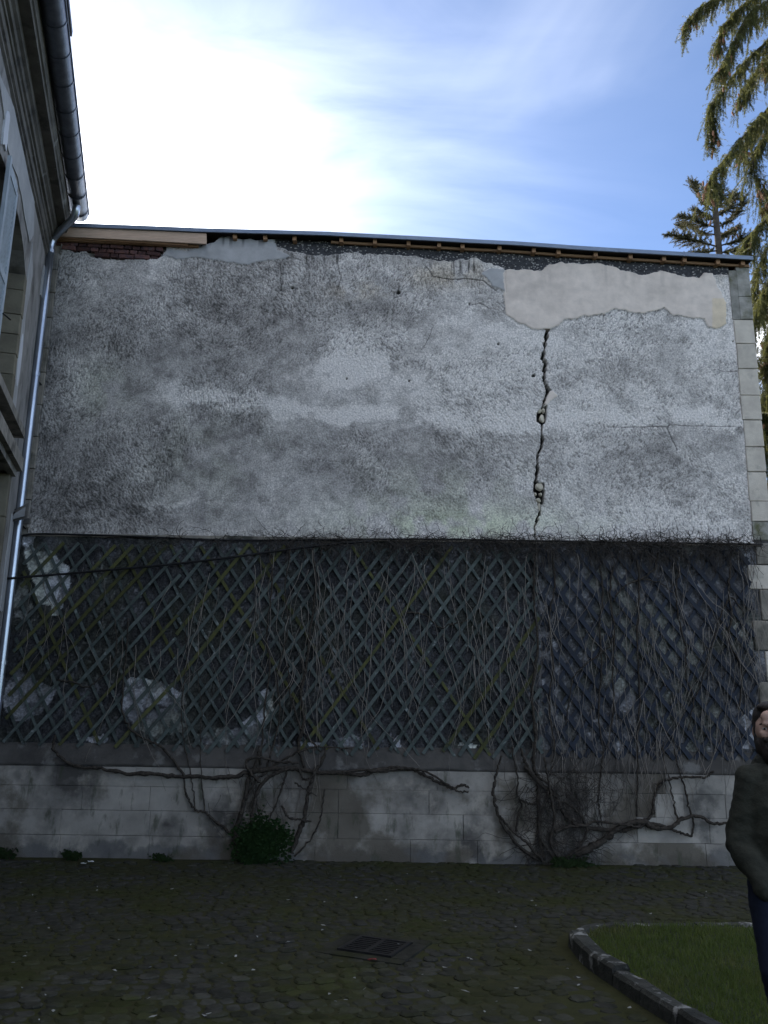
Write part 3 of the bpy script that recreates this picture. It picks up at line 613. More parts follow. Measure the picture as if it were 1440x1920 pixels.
whites = [([(40, 1005), (68, 1003), (62, 1022), (75, 1030), (98, 1035), (128, 1065), (132, 1090), (122, 1110), (126, 1128), (108, 1155), (92, 1150), (98, 1135), (70, 1130), (62, 1090), (52, 1050)], .40),
          ([(20, 1130), (50, 1080), (60, 1140), (40, 1165), (28, 1160)], .13), ([(10, 1280), (30, 1250), (75, 1280), (115, 1290), (70, 1345), (30, 1350), (8, 1330)], .17), ([(232, 1290), (245, 1272), (280, 1278), (300, 1280), (345, 1300), (350, 1320), (330, 1330), (300, 1318), (262, 1330), (235, 1340), (228, 1310)], .25),
          ([(240, 1330), (340, 1325), (350, 1370), (300, 1385), (250, 1370)], .13), ([(488, 1300), (505, 1290), (516, 1310), (512, 1345), (480, 1370), (455, 1365), (470, 1340), (488, 1330)], .27), ([(365, 1380), (420, 1365), (480, 1360), (520, 1385), (500, 1400), (370, 1398)], .12), ([(160, 1385), (190, 1375), (200, 1390), (180, 1400)], .24), ([(620, 1390), (665, 1375), (690, 1395), (640, 1408)], .15), ([(560, 1388), (600, 1395), (590, 1402), (560, 1400)], .25), ([(740, 1385), (748, 1378), (752, 1402), (738, 1402)], .5), ([(860, 1396), (895, 1396), (895, 1404), (860, 1404)], .4), ([(940, 1030), (1000, 1025), (990, 1045), (900, 1045)], .09),
          ([(1390, 1345), (1415, 1330), (1420, 1400), (1395, 1405)], .3), ([(1380, 1165), (1400, 1160), (1402, 1190), (1370, 1195)], .22), ([(1385, 1035), (1410, 1030), (1405, 1075), (1392, 1080)], .22)]
mW = np.zeros(X.shape, bool)
for pl, a in whites:
    mm = inpoly(PX+jx*.6, PY+jz*.6, pl); mW |= mm; Lm = np.where(mm, min(.66, a*1.65)*(.55+.9*fbm(X*5, Z*5, 136, 5, .6))*np.where(fbm(X*9, Z*9, 140, 4) > .62, .45, 1), Lm)
Lm = np.clip(Lm, .012, .62)
gre = ss(.5, .65, fbm(X*1.8+2, Z*1.8, 137, 3))[..., None]*.6
Cc = np.stack([Lm, Lm, Lm*1.05], -1)*(1-gre)+np.stack([Lm*.96, Lm, Lm*.8], -1)*gre
Y = -.05-.016*(st-.5)+.012*blur(mW.astype(float), 2)-.02*(fbm(X*1.1, Z*1.1, 138, 2)-.5)
idx = np.arange(nx2*nz2).reshape(nz2, nx2)
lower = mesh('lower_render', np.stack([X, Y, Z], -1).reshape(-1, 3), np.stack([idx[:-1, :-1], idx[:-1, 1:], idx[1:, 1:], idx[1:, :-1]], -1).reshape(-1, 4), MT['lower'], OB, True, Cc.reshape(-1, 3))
# lower quoins and filler behind the skin
mesh('lower_core', *(lambda b: (b.V, b.F))(MB().box(-4.69, 4.70, .0, .165, 0, ZL-.01)), MT['joint'], OB)
z = .0; i = 0
while z < ZL-.05:
    h = random.uniform(.3, .42); stone('quoin_stone', 4.70-(.12 if i % 2 else 0), 4.975, z+.004, min(z+h, ZL)-.004, -.075-.004*(i % 3), .49, MT['quoin_dirty'] if i % 3 else MT['quoin'], 500+i); z += h; i += 1
# drip ledge
lg = MB(); n = 60; V = []
for i, x in enumerate(np.linspace(-4.69, 5.03, n)):
    a = random.uniform(-.006, .006); V += [(x, -.062+a, ZL-.035+a), (x, -.066+a, ZL+.0+a), (x, -.0, ZL+.016), (x, .0, ZL-.035)]
lg.add(V, [(i*4+k, (i+1)*4+k, (i+1)*4+(k+1) % 4, i*4+(k+1) % 4) for i in range(n-1) for k in range(4)]+[(3, 2, 1, 0), tuple((n-1)*4+k for k in range(4))])
lg.build('drip_ledge', MT['quoin_dirty'], OB)
# sloping cement band on top of the plinth
nb2, mb2 = 260, 14; X, V_ = np.meshgrid(np.linspace(-4.69, 4.98, nb2), np.linspace(0, 1, mb2)); bot = 1.0+.03*(fbm(X*1.5, V_*0, 141, 4)-.5)*2
Z = 1.275-(1.275-bot)*V_; Y = -.045-.075*np.sqrt(V_)-.012*(fbm(X*7, Z*7, 142, 3)-.5)
Y = np.where(V_ > .97, -.09, Y)
idx = np.arange(nb2*mb2).reshape(mb2, nb2)
mesh('cement_band', np.stack([X, Y, Z], -1).reshape(-1, 3), np.stack([idx[:-1, 1:], idx[:-1, :-1], idx[1:, :-1], idx[1:, 1:]], -1).reshape(-1, 4), MT['plinthband'], OB, True)
# plinth blocks
mesh('plinth_core', *(lambda b: (b.V, b.F))(MB().box(-4.69, 4.96, -.092, 0, -.1, 1.02)), MT['joint'], OB)
cz_ = [-.06, .245, .525, .79, 1.01]
for c in range(4):
    x = -4.69-random.uniform(0, .3)*0; k = 0
    while x < 4.97:
        L = random.uniform(.7, 1.5) if x < 3.2 else random.uniform(.3, .7)
        if 4.98-(x+L) < .25: L = 4.98-x
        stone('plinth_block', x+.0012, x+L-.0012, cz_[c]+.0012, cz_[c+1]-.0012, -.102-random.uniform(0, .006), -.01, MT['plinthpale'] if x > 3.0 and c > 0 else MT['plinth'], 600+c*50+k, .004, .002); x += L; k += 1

# roof edge: zinc fascia, rafters, boards
fy = -.14
def RL(px, py, Y=fy): return W(px, py, Y)
rp = np.array([RL(*q)[[0, 2]] for q in [(98, 416.5), (230, 421.5), (360, 427), (490, 430.5), (620, 434.5), (760, 441.6), (860, 447), (960, 452), (1060, 459), (1160, 465.5), (1290, 473), (1411, 480)]])
zr = lambda x: float(np.interp(x, rp[:, 0], rp[:, 1]))
roof, rfm, brd = MB(), MB(), MB()
def rprism(mb, i, y0, y1, a0, a1, b0, b1, e=0.0):
    (xa, za), (xb, zb) = rp[i], rp[i+1]
    mb.hexa([(xa, y0, za+a0), (xb+e, y0, zb+a0), (xb+e, y1, zb+b0), (xa, y1, za+b0), (xa, y0, za+a1), (xb+e, y0, zb+a1), (xb+e, y1, zb+b1), (xa, y1, za+b1)])
for i in range(len(rp)-1):
    rprism(roof, i, fy-.003*(i % 2), fy+.02, -.055, .0, -.055, .0, .008)
    rprism(rfm, i, fy+.02, 6.2, -.03, -.005, .25, .28); rprism(brd, i, fy+.03, 5.9, -.047, -.031, .2, .24)
rf = rfm.build('roof', MT['zinc'], OB); roof.build('zinc_fascia', MT['zinc'], rf); brd.build('roof_boarding', MT['darkwood_shade'], rf)
for px in (440, 497, 552, 640, 703, 766, 823, 867, 936, 1000, 1046, 1115, 1180, 1242, 1280, 1342, 1388):
    x = W(px, 460, -.05)[0]; w_ = .026
    MB().box(x-w_, x+w_, -.085, 1.2, zr(x)-.112, zr(x)-.03).build('rafter', MT['wood'], rf)
bat, inn = MB(), MB()
for i in range(len(rp)-1):
    if i >= 4: rprism(bat, i, -.03, 0, -.102, -.07, -.102, -.07)
    rprism(inn, i, .3, .33, -.5, -.02, -.5, -.02)  # dark sheet added behind the rafters to stand for the gap's shade
bat.build('batten', MT['wood'], rf); inn.build('gap_shade_sheet', MT['darkwood_shade'], rf)
def quadboard(name, P, y0, y1, m):
    w = [W(a, b, y0) for a, b in P]; MB().hexa([(w[3][0], y0, w[3][2]), (w[2][0], y0, w[2][2]), (w[2][0], y1, w[2][2]), (w[3][0], y1, w[3][2]), (w[0][0], y0, w[0][2]), (w[1][0], y0, w[1][2]), (w[1][0], y1, w[1][2]), (w[0][0], y1, w[0][2])]).build(name, m, rf)
quadboard('eaves_board', [(100, 423), (387, 438), (387, 457), (100, 442)], -.112, -.085, MT['woodpale'])
quadboard('eaves_batten', [(104, 440.5), (352, 455), (352, 460), (104, 446)], -.08, -.05, MT['wood'])
quadboard('eaves_batten', [(104, 445), (372, 459), (372, 463), (104, 450)], -.05, -.01, MT['wood'])

# ------------------------------------------------------------------ the house on the left
HA = radians(15.65); Ht = np.array([sin(HA), -cos(HA), 0]); Hn = np.array([cos(HA), sin(HA), 0]); HC = np.array([-4.69, 0, 0])
def H(s, o, z): return tuple(HC+Ht*s+Hn*o+np.array([0, 0, z]))
def hbox(mb, s0, s1, o0, o1, z0, z1):
    return mb.hexa([H(s0, o0, z0), H(s0, o1, z0), H(s1, o1, z0), H(s1, o0, z0), H(s0, o0, z1), H(s0, o1, z1), H(s1, o1, z1), H(s1, o0, z1)])
def hstone(name, s0, s1, o0, o1, z0, z1, m, sd, parent, bev=.008, jit=.003):
    me = boxmesh_bevel(name, s1-s0, o1-o0, z1-z0, bev, jit, sd); me.materials.append(m); o = link(name, me, parent)
    o.location = H((s0+s1)/2, (o0+o1)/2, (z0+z1)/2); o.rotation_euler = (0, 0, atan2(Ht[1], Ht[0])); return o
HS = empty('stone_house', H(0, 0, 0)); tag(HS, 'old stone house with moulded cornice and grey gutter along the left edge', 'building')
f = MB(); zt = 7.69; S1, S2, ZS, ZA = 1.5, 3.9, 6.66, 6.98
hbox(f, 0.0, .8, -.4, 0, -.05, zt); hbox(f, .8, 1.35, -.4, 0, 4.4, zt); hbox(f, S1-.001, S2, -.4, 0, 4.4, 4.80); hbox(f, S2, 16, -.4, 0, 4.401, zt); hbox(f, 2.4, 16, -.4, 0, -.05, 4.399); hbox(f, .8, 2.4, -.4, 0, -.05, 1.2)
na = 14
for i in range(na):
    t0, t1 = i/na, (i+1)/na; s0, s1 = S1-.15+(S2-S1+.15)*t0, S1-.15+(S2-S1+.15)*t1
    def az(s): 
        u = (s-(S1+S2)/2)/((S2-S1)/2); return ZS+(ZA-ZS)*sqrt(max(0, 1-u*u)) if abs(u) < 1 else ZS
    f.hexa([H(s0, -.4, az(s0)), H(s0, 0, az(s0)), H(s1, 0, az(s1)), H(s1, -.4, az(s1)), H(s0, -.4, zt), H(s0, 0, zt), H(s1, 0, zt), H(s1, -.4, zt)])
hbox(f, 0.0, 16, -7.5, -7.1, -.05, zt); hbox(f, .01, .4, -7.1, -.4, -.05, zt); hbox(f, 15.6, 15.99, -7.1, -.4, -.05, zt)
facade = f.build('facade', MT['plaster'], HS)
z = 4.80; i = 0
while z < ZS-.02:
    h = min(random.uniform(.24, .33), ZS-z); hstone('jamb_stone', 1.352, S1, -.4, .012+.004*(i % 2), z+.003, z+h-.003, MT['reveal'], 700+i, HS, .006); z += h; i += 1
for k in range(6): hstone('jamb_stone', .802, .93, -.4, .010, 1.2+k*.53+.003, 1.2+(k+1)*.53-.003, MT['reveal'], 720+k, HS, .006)
# pale pier facing with its flaked and repaired patches
def hpoly(name, pts, o0, o1, m, parent):
    n = len(pts); V = [H(s, o0, z) for s, z in pts]+[H(s, o1, z) for s, z in pts]
    return mesh(name, V, [tuple(range(n))[::-1], tuple(range(n, 2*n))]+[(i, (i+1) % n, n+(i+1) % n, n+i) for i in range(n)], m, parent)
def jag(pts, k=4, a=.02):
    out = []
    for i in range(len(pts)):
        p, q = np.array(pts[i]), np.array(pts[(i+1) % len(pts)])
        for t in np.linspace(0, 1, k, endpoint=False): out.append(tuple(p+(q-p)*t+np.array([random.uniform(-a, a), random.uniform(-a, a)])))
    return out
MT['palepl'] = mat('pale_plaster', (.42, .42, .42), (.33, .33, .33), scale=4, rough=.95, bump=.3, bscale=30)
MT['whitepl'] = mat('white_filler', (.62, .64, .68), (.55, .56, .6), scale=3, rough=.9)
hpoly('plaster_patch', jag([(1.33, 4.95), (1.1, 4.95), (1.06, 5.6), (1.14, 6.3), (1.02, 6.9), (1.3, 7.2), (1.34, 6.4)], 4, .015), -.01, .009, MT['palepl'], HS)
hpoly('filler_patch', [(1.2+.10*cos(a), 5.70+.34*sin(a)) for a in np.linspace(0, 2*pi, 18, endpoint=False)], -.01, .013, MT['whitepl'], HS)
hpoly('plaster_patch', jag([(1.5, 7.1), (1.3, 7.3), (1.5, 7.62), (3.2, 7.62), (4.0, 7.4), (3.2, 7.12), (2.6, 7.22), (2.0, 7.15)], 4, .02), -.01, .012, MT['palepl'], HS)
hpoly('plaster_patch', jag([(.3, 7.0), (.14, 7.0), (.1, 7.5), (.28, 7.45)], 4, .015), -.01, .016, MT['palepl'], HS)
hpoly('filler_patch', jag([(3.5, 7.0), (3.3, 7.05), (3.36, 7.4), (3.52, 7.36)], 4, .02), -.01, .02, MT['whitepl'], HS)
hpoly('plaster_patch', jag([(.5, 2.8), (.3, 2.8), (.28, 3.9), (.46, 4.0)], 4, .015), -.01, .012, MT['palepl'], HS)
sl = MB(); hbox(sl, .98, 3.6, -.3, .13, 4.80, 4.90); sl.build('window_sill', MT['facstone'], HS)
sc = MB(); hbox(sc, .78, 16, -.02, .12, 4.44, 4.60); hbox(sc, .83, 16, -.02, .06, 4.36, 4.439); sc.build('string_course', MT['facstone'], HS)
gl = MB(); hbox(gl, S1, S2, -.26, -.24, 4.85, ZA+.05); win = gl.build('window', MT['glass'], HS)
fr = MB()
for s0, s1 in ((S1, S1+.06), (2.67, 2.73), (S2-.06, S2)): hbox(fr, s0, s1, -.24, -.19, 4.86, ZS+.3)
for z0 in (4.9, 5.5, 6.1, 6.5): hbox(fr, S1, S2, -.24, -.195, z0, z0+.045)
fr.build('window_frame', MT['reveal'], win)
gl = MB(); hbox(gl, .92, 2.4, -.36, -.34, 1.2, 4.36); w2 = gl.build('window', MT['glass'], HS)
fr = MB(); hbox(fr, .93, 1.0, -.34, -.29, 1.2, 4.36); hbox(fr, 1.6, 1.67, -.34, -.29, 1.2, 4.36); hbox(fr, 1.0, 2.4, -.34, -.295, 3.6, 3.66); fr.build('window_frame', MT['facstone'], w2)
# louvred shutter leaf, ajar
A = np.array(H(3.26, .025, 0)); Bq = np.array(H(2.76, .035, 0)); u = (Bq-A); L = np.linalg.norm(u); u /= L; nn = np.array([-u[1], u[0], 0]); 
if nn@Hn < 0: nn = -nn
def sbox(mb, a, b, o0, o1, z0, z1, tilt=0):
    P = []
    for z, dt in ((z0, tilt), (z1, -tilt)):
        for uu, oo in ((a, o0), (a, o1), (b, o1), (b, o0)):
            q = A+u*uu+nn*(oo+dt); P.append((q[0], q[1], z))
    return mb.hexa(P)
st_ = MB(); Z0, Z1 = 4.93, 7.03
sbox(st_, 0, .07, 0, .035, Z0, Z1); sbox(st_, L-.07, L, 0, .035, Z0, Z1-.12); sbox(st_, .07, L-.07, 0, .035, Z0, Z0+.1); sbox(st_, .07, L-.07, 0, .035, 5.85, 5.94); sbox(st_, .07, L-.07, 0, .035, Z1-.17, Z1-.06)
sh = st_.build('shutter', MT['shutter'], HS)
for z0, z1 in ((Z0+.1, 5.85), (5.94, Z1-.17)):
    k = int((z1-z0)/.055)
    for i in range(k):
        q = MB(); zz_ = z0+(i+.5)*(z1-z0)/k; sbox(q, .072, L-.072, .008, .018, zz_-.026, zz_+.026, -.009); q.build('louvre_slat', MT['shutter'], sh)
hk = MB(); hk.tube([tuple(A+u*(L-.03)+nn*.04+np.array([0, 0, 5.55])), tuple(A+u*(L+.06)+nn*.1+np.array([0, 0, 5.53]))], .008); hk.build('shutter_hook', MT['iron'], sh)
# moulded cornice
prof = [(0, 7.64), (.025, 7.66), (.025, 7.70), (.045, 7.715), (.045, 7.735), (.03, 7.745), (.03, 7.86), (.05, 7.87), (.055, 7.90), (.08, 7.91), (.09, 7.95), (.12, 7.97), (.13, 8.02), (.13, 8.03), (.235, 8.035), (.24, 8.09), (.255, 8.10), (.27, 8.15), (.275, 8.22), (0, 8.24)]
SS = [0.02]+list(np.arange(.5, 16.1, .5)); V = []; n = len(prof)
for s in SS:
    for o, z in prof: V.append(H(s, o+random.uniform(-.0035, .0035), z+random.uniform(-.003, .003)))
mesh('cornice', V, [(i*n+k, i*n+(k+1) % n, (i+1)*n+(k+1) % n, (i+1)*n+k) for i in range(len(SS)-1) for k in range(n)]+[tuple(range(n))[::-1]], MT['cornice'], HS)
pr = MB(); 
for o, s in ((.02, 1.5), ): pass
# half-round gutter with beaded lip and joint collars
go, gz, gr = .375, 8.31, .118
def gut(mb, s0, s1, r, a0=170, a1=370, dz=0):
    k = 14; P = []
    for s in np.linspace(s0, s1, max(2, int((s1-s0)/1.2)+2)):
        P.append([H(s, go+r*cos(radians(a)), gz+dz+r*sin(radians(a))) for a in np.linspace(a0, a1, k)] + [H(s, go+(r-.008)*cos(radians(a)), gz+dz+(r-.008)*sin(radians(a))) for a in np.linspace(a1, a0, k)])
    m2 = 2*k; V = [p for q in P for p in q]
    mb.add(V, [(i*m2+j, i*m2+(j+1) % m2, (i+1)*m2+(j+1) % m2, (i+1)*m2+j) for i in range(len(P)-1) for j in range(m2)]+[tuple(range(m2))[::-1], tuple((len(P)-1)*m2+j for j in range(m2))])
g = MB(); gut(g, .24, 16, gr); gutter = g.build('gutter', MT['gutterzinc'], HS, True)
for s in np.arange(.36, 12, .42):
    g = MB(); gut(g, s, s+.022, gr+.006, 180, 368); g.build('gutter_bracket', MT['gutterzinc'], gutter)
MB().tube([H(.24, go+gr+.004, gz+.018), H(16, go+gr+.004, gz+.018)], .011, 8).build('gutter_bead', MT['gutterzinc'], gutter)
e_ = MB(); V = [H(.24, go+gr*cos(radians(a)), gz+gr*sin(radians(a))) for a in np.linspace(170, 370, 14)]; e_.add(V+[H(.246, go+gr*cos(radians(a)), gz+gr*sin(radians(a))) for a in np.linspace(170, 370, 14)], [tuple(range(14))[::-1], tuple(range(14, 28))]); e_.build('gutter_end', MT['gutterzinc'], gutter)
# slate roof and dormer cornice
r_ = MB(); r_.hexa([H(.1, .26, 8.26), H(16, .26, 8.26), H(16, -3.75, 11.8), H(.1, -3.75, 11.8), H(.1, .26, 8.31), H(16, .26, 8.31), H(16, -3.75, 11.9), H(.1, -3.75, 11.9)])
r_.hexa([H(.1, -3.75, 11.8), H(16, -3.75, 11.8), H(16, -7.6, 8.26), H(.1, -7.6, 8.26), H(.1, -3.75, 11.9), H(16, -3.75, 11.9), H(16, -7.6, 8.33), H(.1, -7.6, 8.33)])
hroof = r_.build('roof', MT['slate'], HS)
gab = MB(); gab.add([H(.15, .2, 8.2), H(.15, -3.75, 11.75), H(.15, -7.5, 8.2), H(.35, .2, 8.2), H(.35, -3.75, 11.75), H(.35, -7.5, 8.2)], [(0, 1, 2), (5, 4, 3), (0, 3, 4, 1), (1, 4, 5, 2), (2, 5, 3, 0)]); gab.build('gable', MT['plaster'], HS)
dm = MB(); hbox(dm, 2.3, 4.4, -1.0, .10, 8.3, 9.42); hbox(dm, 2.16, 4.55, -1.0, .21, 9.421, 9.50); hbox(dm, 2.12, 4.59, -1.0, .25, 9.501, 9.56); hbox(dm, 2.07, 4.64, -1.0, .30, 9.561, 9.64); hbox(dm, 2.4, 4.3, -1.0, .12, 9.641, 9.9)
dm.build('dormer', MT['slate'], hroof)
# downpipe
px0 = W(66, 715, -.15)[0]; py0 = -.15
dpts = [H(.62, go, 8.22), H(.61, go-.002, 8.13), H(.56, go-.03, 8.05), H(.44, go-.13, 7.985), (px0+.05, py0-.03, 7.93), (px0+.004, py0, 7.82), (px0, py0, 7.7)]
d_ = MB().tube(spline(dpts, 6), .05, 14); d_.tube([(px0, py0, z) for z in np.linspace(7.72, .0, 12)], .05, 14)
pipe = d_.build('downpipe', MT['zincpipe'], HS, True)
for z in (7.72, 5.93, 3.99, 2.2): MB().tube([(px0, py0, z-.025), (px0, py0, z+.025)], .056, 14).build('pipe_collar', MT['zincpipe'], pipe)
for z in (5.88, 3.94, 2.1): MB().tube([(px0, py0+.04, z), (px0+.03, -.0, z-.05)], .01, 6).build('pipe_bracket', MT['iron'], pipe)

# floodlight on the downpipe
FL = empty('floodlight', tuple(W(34, 985, -.2))); tag(FL, 'weathered metal floodlight with slanted hood fixed on the zinc downpipe', 'lamp')
fw = lambda a, b, Y: tuple(W(a, b, Y))
hood = MB(); 
T0 = [fw(20, 958, -.22), fw(33, 950, -.22), fw(30, 958, -.30), fw(18, 966, -.30)]
hood.add([fw(25, 957, -.22), fw(54, 942, -.24), fw(50, 973, -.34), fw(15, 980, -.36), fw(21, 962, -.30), fw(40, 956, -.20)], [(0, 1, 5), (0, 4, 1), (4, 2, 1), (4, 3, 2), (0, 3, 4), (0, 5, 3), (5, 1, 2), (5, 2, 3)])
hood.build('lamp_hood', MT['lampmetal'], FL)
MB().add([fw(27, 963, -.372), fw(48, 950, -.30), fw(46, 968, -.36), fw(22, 974, -.385), fw(27, 963, -.36), fw(48, 950, -.29), fw(46, 968, -.345), fw(22, 974, -.37)], [(0, 1, 2, 3), (7, 6, 5, 4), (0, 4, 5, 1), (1, 5, 6, 2), (2, 6, 7, 3), (3, 7, 4, 0)]).build('lamp_glass', MT['lampglass'], FL)
MB().tube([fw(30, 958, -.2), fw(27, 965, -.3)], .03, 8).build('lamp_knuckle', MT['iron'], FL)
MB().box(px0-.06, px0+.12, -.13, -.09, 3.93, 4.0).build('lamp_bracket', MT['lampmetal'], FL)

def cable(name, pts, r, label):
    P = spline([fw(*p) for p in pts], 8); q = MB(); q.tube(P, r, 6); return tag(q.build(name, MT['cable'], None, True), label, 'cable')
cable('cable', [(-14, 941, -.5), (0, 940, -.42), (12, 941, -.34), (22, 950, -.28), (28, 957, -.24)], .011, 'short black cable curving from the house wall into the floodlight')
cable('cable', [(28, 1014, -.14), (36, 1007, -.13), (48, 1003, -.11), (80, 1001, -.10), (200, 1004, -.10), (330, 1009, -.105), (420, 1013, -.10), (600, 1012, -.105), (800, 1011, -.10), (1000, 1014, -.105), (1200, 1017, -.10), (1430, 1021, -.10)], .012, 'thin black cable running level along the ledge above the trellis')
cable('cable', [(-12, 1086, -.24), (10, 1085, -.23), (45, 1082, -.19), (110, 1077, -.17), (200, 1069, -.17), (330, 1057, -.17), (440, 1044, -.17), (520, 1033, -.16), (600, 1023, -.15), (700, 1014, -.13)], .014, 'black cable sagging diagonally across the green trellis from the downpipe')

# ------------------------------------------------------------------ trellises, lath by lath
def lath(parent, x0, z0, x1, z1, y, w, m, th=.011):
    d = np.array([x1-x0, z1-z0]); L_ = np.linalg.norm(d); d /= L_; p = np.array([-d[1], d[0]])*w/2; b = random.uniform(-.006, .006)
    V = []; mid = ((x0+x1)/2+p[0]/w*b*2, (z0+z1)/2+p[1]/w*b*2)
    for cx_, cz2 in ((x0, z0), mid, (x1, z1)):
        for yy in (y-th/2, y+th/2): V += [(cx_-p[0], yy, cz2-p[1]), (cx_+p[0], yy, cz2+p[1])]
    Fc = [(0, 2, 3, 1), (8, 9, 11, 10)]
    for k in (0, 4): Fc += [(k, k+1, k+5, k+4), (k+2, k+6, k+7, k+3), (k, k+4, k+6, k+2), (k+1, k+3, k+7, k+5)]
    return mesh('lath', V, Fc, m, parent)
def lattice(parent, x0, x1, zb, zt_, sp, ang, sgn, y, w, mats, jb=.03, gaps=.0, seed=1):
    r = random.Random(seed); t = math.tan(radians(ang)); run = (zt_-zb)/t
    x = x0-run if sgn > 0 else x0
    end = x1 if sgn > 0 else x1+run
    while x < end:
        za, zb_ = zb+r.uniform(-jb, jb*.5), zt_+r.uniform(-.02, .02); a0 = x+r.uniform(-.008, .008); aa = t*r.uniform(.985, 1.015)
        f_ = lambda z: a0+sgn*(z-zb)/aa
        zl, zh = za, zb_
        # clip to the panel
        if sgn > 0: zl = max(zl, zb+(x0-a0)*aa); zh = min(zh, zb+(x1-a0)*aa)
        else: zl = max(zl, zb+(a0-x1)*aa); zh = min(zh, zb+(a0-x0)*aa)
        if zh-zl > .12:
            m = r.choice(mats)
            if r.random() < gaps and zh-zl > .8:
                c = r.uniform(zl+.3, zh-.3); g_ = r.uniform(.05, .25); segs = ((zl, c-g_), (c+g_, zh))
            else: segs = ((zl, zh),)
            for s0, s1 in segs:
                if s1-s0 > .08: lath(parent, f_(s0), s0, f_(s1), s1, y+r.uniform(-.003, .003), w*r.uniform(.88, 1.1), m)
        x += sp*r.uniform(.95, 1.05)
xg0, xg1, xb1 = W(28, 1200, -.1)[0], W(1012, 1200, -.1)[0], W(1416, 1200, -.1)[0]
ztop = 3.70
TG = empty('trellis', (0, -.1, 1.27)); tag(TG, 'weathered green painted diagonal lattice trellis covering the left two thirds', 'trellis')
gm = [MT['lathgreen']]*5+[MT['lathmoss']]
xm = W(330, 1200, -.1)[0]
lattice(TG, xg0, xm, 1.27, ztop-.02, .228, 61, -1, -.085, .034, gm, .05, .06, 1); lattice(TG, xg0, xm, 1.27, ztop-.02, .225, 50, 1, -.106, .040, gm+[MT['lathmoss']]*3, .05, .06, 2)
lattice(TG, xm, xg1, 1.22, ztop, .212, 56, -1, -.085, .036, gm, .07, .10, 3); lattice(TG, xm, xg1, 1.22, ztop, .212, 53.5, 1, -.106, .042, gm+[MT['lathmoss']], .07, .12, 4)
TB = empty('trellis', (3, -.1, 1.2)); tag(TB, 'dark navy lattice trellis with wide laths on the right third', 'trellis')
lattice(TB, xg1+.03, xb1, 1.19, ztop+.03, .222, 55, 1, -.085, .044, [MT['lathblue']], .012, .03, 5); lattice(TB, xg1+.03, xb1, 1.19, ztop+.03, .222, 52.5, -1, -.108, .052, [MT['lathblue']], .012, .05, 6)
# a few mossy cross battens that have come loose
for a in ((1008, 1420, 1090, 1030), ): pass

